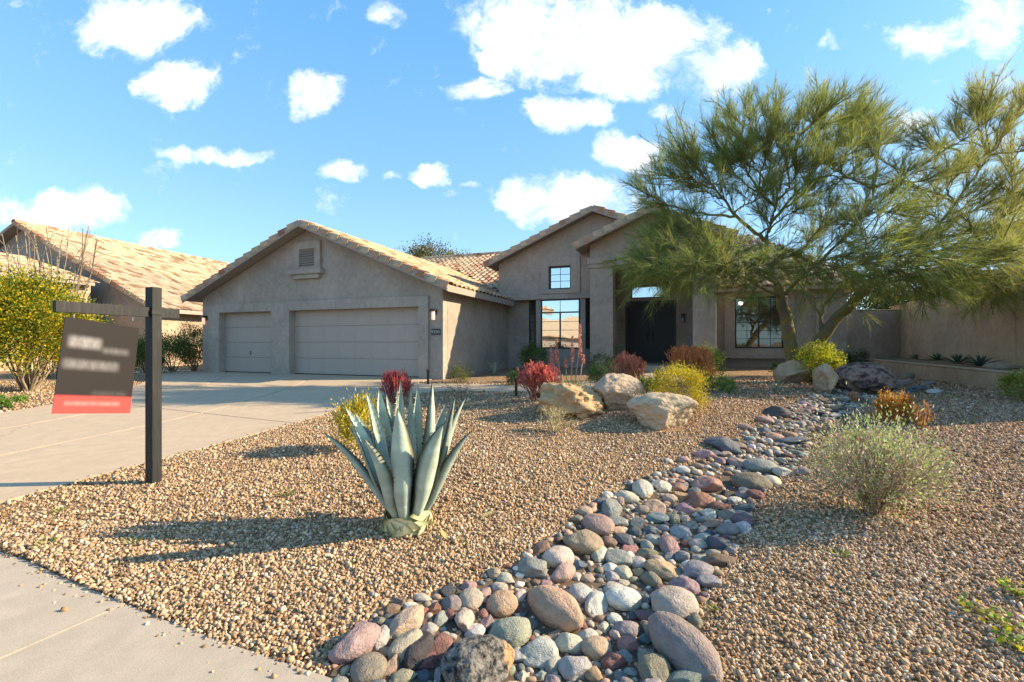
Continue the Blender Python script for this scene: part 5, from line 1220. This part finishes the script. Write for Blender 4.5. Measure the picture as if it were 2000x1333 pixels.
shrub('side_shrub', 'olive green shrub cut by the edge of the frame near the planter', 'shrub', 1998, 722, 785, 84, [(.25, .27, .04, 3), (.32, .32, .05, 2), (.14, .18, .04, 1.5)], 4200, (.04, .014), clumps=50)
PINK = ((.80, .22, .17), (.66, .20, .17), (.36, .22, .15)); ORNG = ((.90, .32, .13), (.86, .40, .15), (.52, .42, .15)); 
firesticks('red firestick plant behind the agave at the driveway edge', 772, 719, 782, 62, (.78, .18, .16), (.62, .17, .16), (.34, .17, .15), Yd=8.6, seed=4)
firesticks('pink red firestick plant beside the aloe spikes and path light', 1051, 702, 778, 92, *PINK, Yd=7.7, seed=5, n0=30)
firesticks('rosy firestick plant before the dark front door', 1228, 683, 742, 62, (.90, .32, .22), (.80, .38, .22), (.52, .42, .18), Yd=10.2, seed=6, n0=26)
firesticks('orange red firestick plant behind the big yellow shrub', 1352, 666, 738, 90, *ORNG, Yd=9.8, seed=7, n0=30)
# aloe with flower spikes
alx, aly = at(1112, 7.15); alz = float(terr(alx, aly)); rgL = np.random.default_rng(3)
al = empty('flowering_aloe', (alx, aly, alz), 0, 'tan grassy aloe with tall coral flower spikes behind the golden boulder', 'succulent')
n = 210; th = rgL.uniform(0, 6.28, n); el = rgL.uniform(.05, .8, n); L = rgL.uniform(.3, .52, n); b = np.c_[np.cos(th), np.sin(th), 0*th]*rgL.uniform(0, .16, (n, 1))
d = np.c_[np.cos(th)*np.sin(el), np.sin(th)*np.sin(el), np.cos(el)]; pts = np.stack([b+d*L[:, None]*f+np.array([0, 0, 1])*(-.10*f*f*L*np.sin(el))[:, None] for f in (0, .33, .66, 1)], 1)
V, F, C = ribbons(pts, .018, pal([(.42, .36, .16, 3), (.32, .33, .12, 2), (.5, .33, .2, 1.5), (.25, .27, .10, 1.5)], n, rgL), rgL); link('leaves', npmesh('leaves', V, F, C), M_LEAF, al, kind='stuff')
for px, yt, hd in ((1133, 632, 62), (1118, 655, 48), (1087, 660, 46), (1077, 676, 36), (1105, 700, 14), (1139, 692, 14)):
    X_, Z_ = (px-CX)/FP*aly-alx, zpx(yt, aly)-alz
    st = MB().tube([(X_*.35, 0, .1), (X_*.8, 0, Z_*.55), (X_, 0, Z_*.97)], [.010, .008, .005], 6).mesh('flower_stalk', True)
    a = st.attributes.new('col', 'FLOAT_COLOR', 'POINT'); a.data.foreach_set('color', [.40, .27, .22, 1]*len(st.vertices)); s_o = link('flower_stalk', st, M_TWIG, al)
    hl = hd*aly/FP; m = int(26+hd*2.2); t = rgL.random(m); aa = rgL.uniform(0, 6.28, m); c = np.c_[X_+0*t, 0*t, Z_-t*hl]
    od = np.c_[np.cos(aa), np.sin(aa), -.5-.8*t]; V, F, C = leafcloud(c, od, (.03+.035*t), .014, pal([(.62, .24, .16, 3), (.68, .34, .22, 2), (.50, .16, .12, 1)], m, rgL), rg=rgL)
    link('flowers', npmesh('flower', V, F, C), M_LEAF, s_o, kind='stuff')
# sparse and dry bushes
def drybush(name, label, px, ytop, ybase, wpx, seed, twigc, leafc, nleaf, lf, Yd=None, n0=14, levels=4, split=3, spread=(.1, 1.1), r0=.009, lean=None, sp_l=.45):
    x, y, z = place(px, ybase, Yd); rg = np.random.default_rng(seed); h = zpx(ytop, y)-z; w = wpx*y/FP/2
    e = empty(name, (x, y, z), 0, label, 'shrub'); sgm = branching(rg, n0, levels, split, .3, .78, spread, .12, r0, .06, .66, lean)
    ap = np.concatenate([q for _, q, _, _ in sgm]); sc = np.array([w/np.percentile(np.abs(ap[:, 0]), 98.5)]*2+[h/np.percentile(ap[:, 2], 99)]); parts = []
    for P0, P1, ra, rb in sgm:
        c = pal(twigc, len(P0), rg); parts.append(segtubes(P0*sc, P1*sc, max(ra, .0022), max(rb, .0016), c, c, 3))
    V, F, C = joinm(parts); V[:, 2] = np.maximum(V[:, 2], .004); link('twig', npmesh('twig', V, F, C), M_TWIG, e, kind='stuff')
    if nleaf:
        P0 = np.concatenate([np.repeat(s[0], f, 0) for s, f in zip(sgm[-3:], (4, 2, 1))]); P1 = np.concatenate([np.repeat(s[1], f, 0) for s, f in zip(sgm[-3:], (4, 2, 1))]); k = rg.integers(0, len(P0), nleaf); u = rg.uniform(.1, 1.1, (nleaf, 1)); P = (P0[k]*(1-u)+P1[k]*u)*sc+rg.normal(0, .012, (nleaf, 3)); P[:, 2] = np.maximum(P[:, 2], .01)
        V, F, C = leafcloud(P, unit(P1[k]-P0[k])+rg.normal(0, .7, (nleaf, 3))+np.array([0, 0, .3]), lf[0]*rg.uniform(.6, 1.3, nleaf), lf[1], pal(leafc, nleaf, rg), rg=rg); link('foliage', npmesh('foliage', V, F, C), M_LEAF, e, kind='stuff')
    return e
spb = shrub('sparse_bush', 'wide airy grey green bush with thin brown twigs beside the creek', 'shrub', 1710, 806, 1004, 232, [(.42, .50, .18, 3), (.58, .58, .33, 2), (.28, .40, .11, 2.5), (.64, .50, .38, 1)], 5200, (.027, .011), clumps=95, sig=.2, stems=80, stemcol=(.36, .25, .17), up=.5)
rgS = np.random.default_rng(77); sgm = branching(rgS, 14, 5, 3, .3, .78, (.1, 1.3), .1, .006, .05, .66); ap = np.concatenate([q for _, q, _, _ in sgm]); sc = np.array([.42/np.percentile(np.abs(ap[:, 0]), 97)]*2+[.62/np.percentile(ap[:, 2], 98)]); parts = []
for P0, P1, ra, rb in sgm: c = pal([(.40, .28, .19, 3), (.52, .42, .32, 2)], len(P0), rgS); parts.append(segtubes(P0*sc, P1*sc, max(ra, .002), max(rb, .0015), c, c, 3))
V, F, C = joinm(parts); V[:, 2] = np.maximum(V[:, 2], .004); link('twig', npmesh('twig', V, F, C), M_TWIG, spb, kind='stuff')
drybush('dry_orange_shrub', 'drooping bright orange dried plant behind the airy green bush', 1750, 766, 826, 72, 22, [(.42, .22, .06, 1)], [(.62, .27, .03, 3), (.70, .36, .04, 2), (.5, .2, .03, 1)], 2600, (.035, .010), n0=26, levels=4, spread=(.3, 1.35))
drybush('dry_orange_sprig', 'small dried orange sprig hanging over the far creek stones', 1666, 765, 790, 22, 23, [(.42, .24, .12, 1)], [(.60, .26, .07, 2), (.62, .36, .12, 1)], 260, (.03, .010), n0=8, levels=3)
drybush('dry_orange_sprig', 'rusty dried sprig beside the bright orange plant', 1801, 782, 838, 48, 24, [(.42, .24, .12, 1)], [(.58, .26, .05, 2), (.5, .22, .06, 1)], 340, (.03, .010), n0=9, levels=3)
drybush('dry_tuft', 'straw coloured dry tuft at the foot of the golden boulder', 1082, 793, 846, 88, 25, [(.50, .42, .24, 2), (.40, .36, .16, 1), (.58, .52, .34, 1)], [(.38, .38, .12, 1)], 160, (.03, .010), n0=22, levels=3, spread=(.2, 1.2), r0=.006)
drybush('bare_twig_bush', 'thin bare twiggy bush on the gravel behind the agave tips', 905, 738, 792, 86, 26, [(.22, .14, .09, 2), (.30, .22, .14, 1)], [(.25, .2, .1, 1)], 90, (.03, .012), Yd=9.4, n0=10, levels=4, split=2, r0=.006)
# small rosettes
rosette('small_agave', 'small pale spiky agave against the garage side wall', 966, 705, 727, 14, (.30, .38, .27), Yd=14.5, spread=.9)
rosette('small_agave', 'small grey green agave alone on the sunny gravel before the tree', 1514, 742, 766, 13, (.30, .35, .22), spread=.95)
for i, (px, lab) in enumerate(((1793, 'planter agave closest to the wall corner'), (1832, 'second planter agave from the wall corner'), (1871, 'third planter agave from the wall corner'), (1913, 'largest planter agave farthest from the wall corner'))):
    Yd = 14.2-i*1.35
    rosette('planter_agave', f'dark green {lab}', px, (691, 689, 690, 692)[i], 705, 20, (.07, .13, .09), Yd=Yd, spread=1.35, group='agaves in the raised planter', wid=.07, zb=.90)
link('planter_rock', rock_mesh(91, 3, 6, .1), M_ROCK, None, (*at(1955, 9.2), .93), None, (.28, .2, .1)).color = (.35, .27, .2, 1); tag(bpy.data.objects['planter_rock'], 'flat tan rock lying on the planter bed', 'rock')
# weeds at the near right corner
for i, (px, py, w, lab) in enumerate(((1950, 1225, 90, 'yellow leaved weed creeping over the gravel'), (1985, 1168, 34, 'little green weed above the yellow weed'), (1992, 1275, 50, 'sprawling green and yellow weed at the corner of the gravel'))):
    x, y, z = G(px, py); rg = np.random.default_rng(40+i); n = 40; R_ = w*y/FP/2; a = rg.uniform(0, 6.28, n); r = R_*np.sqrt(rg.random(n)); P = np.c_[r*np.cos(a), r*np.sin(a)*1.4, rg.uniform(.015, .06, n)]
    e = empty('creeping_weed', (x, y, z), 0, lab, 'weed', 'weeds in the near gravel')
    V, F, C = leafcloud(P, np.c_[rg.normal(size=(n, 2)), rg.uniform(-.1, .6, n)], .034, .022, pal([(.62, .52, .03, 2), (.30, .40, .05, 2), (.16, .26, .04, 2)], n, rg), rg=rg); link('leaves', npmesh('leaf', V, F, C), M_LEAF, e, kind='stuff')
    k = rg.permutation(n)[:24]; c = np.tile(np.array([.3, .3, .1]), (24, 1)); V, F, C = segtubes(P[k]*np.array([.2, .2, .3]), P[k], .0025, .0015, c, c); link('stem', npmesh('stem', V, F, C), M_TWIG, e, kind='stuff')
for px, py, rz, lab in ((950, 1014, .7, 'yellow green cut leaf piece lying behind the agave base'), (866, 1052, 2.0, 'pale dry leaf scrap on the gravel before the agave base'), (895, 1062, -.6, 'small tan leaf scrap on the gravel beside the agave')):
    x, y, z = G(px, py); vs = [(-.05, 0, .0), (-.015, -.016, .012), (-.015, .016, .016), (.03, -.012, .022), (.03, .012, .026), (.06, 0, .03)]
    tag(link('fallen_leaf', npmesh('fallen_leaf', vs, [(0, 1, 2, 0), (1, 3, 4, 2), (3, 5, 4, 3)][1:2], np.tile(np.array([.55, .50, .22]), (6, 1))) if False else npmesh('fallen_leaf', vs, [(0, 1, 2), (1, 3, 2), (3, 4, 2), (3, 5, 4)], np.tile(np.array([.55, .50, .20]), (6, 1))), M_LEAF, None, (x, y, z+.014), (0, 0, rz)), lab, 'leaf', 'cut leaf scraps by the agave')
for i, (px, py, w, lab) in enumerate(((692, 1102, 22, 'tiny green weed in the gravel before the agave shadow'), (92, 1064, 40, 'pale green weed tuft by the pavement edge'), (262, 1060, 34, 'small dry weed tuft in the gravel near the agave shadow tips'), (118, 1000, 26, 'tiny yellow weed in the gravel beside the driveway'), (560, 968, 30, 'flat green weed at the far edge of the agave shadow'), (1395, 1192, 24, 'small weed beside the big rounded beige stone'), (1128, 905, 24, 'tiny weed on the mound slope'), (1640, 1085, 36, 'thin weed on the gravel below the airy bush'))):
    x, y, z = G(px, py); rg = np.random.default_rng(140+i); n = 34; R_ = w*y/FP/2; a = rg.uniform(0, 6.28, n); r = R_*np.sqrt(rg.random(n))*.5; P = np.c_[r*np.cos(a), r*np.sin(a), 0*a]
    e = empty('gravel_weed', (x, y, z), 0, lab, 'weed', 'small weeds in the gravel')
    V, F, C = leafcloud(P, np.c_[np.cos(a), np.sin(a), rg.uniform(.2, 1.2, n)], R_*rg.uniform(.5, 1.1, n), .006+R_*.08, pal([(.26, .32, .08, 2), (.40, .38, .14, 1.5), (.5, .42, .22, 1)], n, rg), rg=rg); link('leaves', npmesh('leaf', V, F, C), M_LEAF, e, kind='stuff')
# path lights
def pathlight(px, yt, yb, Yd, lab):
    x, y = at(px, Yd); z = float(terr(x, y)); h = zpx(yt, Yd)-z; e = empty('path_light', (x, y, z), 0, lab, 'path light', 'black stake lights along the path')
    MB().box(-.028, .028, -.028, .028, -.05, h-.05).build('stake', M_BLACKMET, e, bev=.004); MB().lathe([(.045, h-.05), (.045, h-.005), (.03, h)], n=12).build('head', M_BLACKMET, e, True)
pathlight(836, 722, 747, 11.9, 'thin black stake light at the garage corner'); pathlight(1008, 738, 772, 9.2, 'black stake light beside the pink red firestick plant'); pathlight(1283, 722, 745, 11.2, 'black stake light on the path before the porch')

# ------------------------------------------------------------------ plants on the other side of the driveway
bx, by, bz = G(68, 764)
bs = shrub('large_shrub', 'large mustard yellow and green shrub with bare grey stems beside the driveway', 'shrub', 55, 528, 764, 190, [(.46, .40, .02, 3), (.56, .40, .02, 2.5), (.22, .30, .03, 3), (.08, .14, .02, 3)], 44000, (.07, .034), clumps=150, sig=.2, stems=0)
for ob in bs.children: ob.location.z = .38; ob.scale.z = .88
rgB = np.random.default_rng(8); n = 26; th = rgB.uniform(0, 6.28, n); d = np.c_[np.cos(th), np.sin(th)]*rgB.uniform(.2, 1, (n, 1))
P0 = np.c_[d*.14, 0*th]; P1 = np.c_[d*.42, rgB.uniform(.3, .6, n)]+rgB.normal(0, .06, (n, 3)); P2 = np.c_[d*.85, rgB.uniform(.8, 1.3, n)]+rgB.normal(0, .1, (n, 3)); c = pal([(.30, .24, .16, 2), (.22, .17, .11, 1)], n, rgB)
V, F, C = joinm([segtubes(P0, P1, .03, .022, c, c, 5), segtubes(P1, P2, .022, .01, c, c, 5)]); link('stem', npmesh('stem', V, F, C), M_TWIG, bs, kind='stuff')
# tall bare shrub in front of the neighbour's roof
x, y = at(95, 13.5); z = float(terr(x, y)); oc = empty('bare_branch_shrub', (x, y, z), 0, 'tall bare grey branches rising behind the large yellow shrub', 'shrub'); rgO = np.random.default_rng(9)
parts = []
for i in range(30):
    tx = rgO.uniform(-15, 195); ty = rgO.uniform(432, 520); tip = np.array(at(tx, 13.5+rgO.uniform(-.8, .8), ty))-np.array([x, y, z]); b = np.array([tip[0]*.25, tip[1]*.3, 0]); m1 = b*.55+tip*.45+rgO.normal(0, .08, 3); m2 = b*.2+tip*.8+rgO.normal(0, .06, 3)
    q = [b, m1, m2, tip]; c = pal([(.34, .28, .20, 2), (.22, .18, .13, 1)], 1, rgO)
    for a_, b_ in zip(q[:-1], q[1:]): parts.append(segtubes(a_[None], b_[None], np.array([.016]), np.array([.011]), c, c, 4))
    for _ in range(5):
        u = rgO.uniform(.3, 1); p = m1+(tip-m1)*u; e_ = p+unit(rgO.normal(0, 1, 3)+np.array([0, 0, 1.2]))*rgO.uniform(.2, .6); parts.append(segtubes(p[None], e_[None], np.array([.009]), np.array([.005]), c, c, 3))
V, F, C = joinm(parts); link('branches', npmesh('branches', V, F, C), M_TWIG, oc, kind='stuff')
shrub('hedge_shrub', 'dark green shrub left of the sign post near the neighbor wall', 'shrub', 285, 648, 728, 74, GRN+[(.2, .25, .05, 2)], 6000, (.06, .03), Yd=15.5, clumps=40)
shrub('hedge_shrub', 'green shrub between the sign post and the garage', 'shrub', 338, 645, 728, 86, GRN+[(.16, .22, .05, 2)], 7000, (.06, .03), Yd=16.5, clumps=44)
shrub('reddish_shrub', 'olive shrub with reddish leaves touching the garage corner', 'shrub', 380, 626, 728, 66, [(.12, .15, .04, 2), (.3, .18, .08, 1.3), (.18, .22, .05, 2)], 6000, (.06, .028), Yd=16.8, clumps=44, sig=.22)
shrub('low_shrub', 'low bright green plant in the gravel left of the driveway', 'shrub', 10, 772, 800, 70, [(.16, .28, .05, 2), (.25, .36, .07, 1)], 1200, (.05, .02), clumps=24, stems=0)
# trees and hedge behind
def crown_tree(name, label, px, Yd, ytop, ybot, wpx, cols, n, leaf, seed):
    x, y = at(px, Yd); rg = np.random.default_rng(seed); zt, zb_ = zpx(ytop, Yd), zpx(ybot, Yd); rx = wpx*Yd/FP/2; e = empty(name, (x, y, 0), 0, label, 'tree'); cl = 40
    th = rg.uniform(0, 6.28, cl); r = np.sqrt(rg.random(cl)); Cc = np.c_[np.cos(th)*r*rx, np.sin(th)*r*rx*.8, rg.uniform(zb_, zt, cl)]; Cc[:, 2] -= (r*.45*(zt-zb_))*(Cc[:, 2] > (zt+zb_)/2)
    k = rg.integers(0, cl, n); P = Cc[k]+rg.normal(0, .32, (n, 3))*np.array([1, 1, .8]); V, F, C = leafcloud(P, rg.normal(size=(n, 3)), leaf[0], leaf[1], pal(cols, n, rg)*rg.normal(1, .15, cl)[k][:, None].clip(.5), rg=rg)
    link('crown', npmesh('crown', V, F, np.clip(C, .01, .9)), M_LEAF, e, kind='stuff')
    c = np.tile(np.array([.2, .15, .1]), (cl, 1)); top = np.array([0, 0, zb_*.7]); P0 = np.tile(top, (cl, 1)); V, F, C = joinm([segtubes(P0, Cc, .07, .02, c, c, 4), segtubes(np.zeros((1, 3)), top[None], np.array([.18]), np.array([.12]), c[:1], c[:1], 8)])
    link('trunk', npmesh('trunk', V, F, C), M_TWIG, e, kind='stuff')
OLV = [(.16, .17, .07, 3), (.22, .2, .09, 2), (.10, .12, .05, 2), (.3, .2, .08, .6)]
crown_tree('background_tree', 'olive tree crown showing above the ridge behind the garage roof', 838, 33, 462, 520, 90, OLV, 3600, (.16, .08), 3)
crown_tree('background_tree', 'small tree top beside the olive crown behind the roof', 893, 34, 482, 520, 40, OLV, 900, (.16, .08), 4)
for i, (px, Yd, yt, w, lab) in enumerate(((1690, 20, 540, 150, 'dark evergreen shrub behind the side wall beside the house'), (1790, 19.5, 500, 170, 'tall dark evergreen behind the garden wall corner'), (1880, 18, 505, 150, 'dark evergreen behind the garden wall under the tree'))):
    shrub('evergreen_hedge', lab, 'hedge', px, yt, 700, w, DKG+[(.05, .09, .03, 2)], 7000, (.14, .06), Yd=Yd, clumps=80, sig=.2)
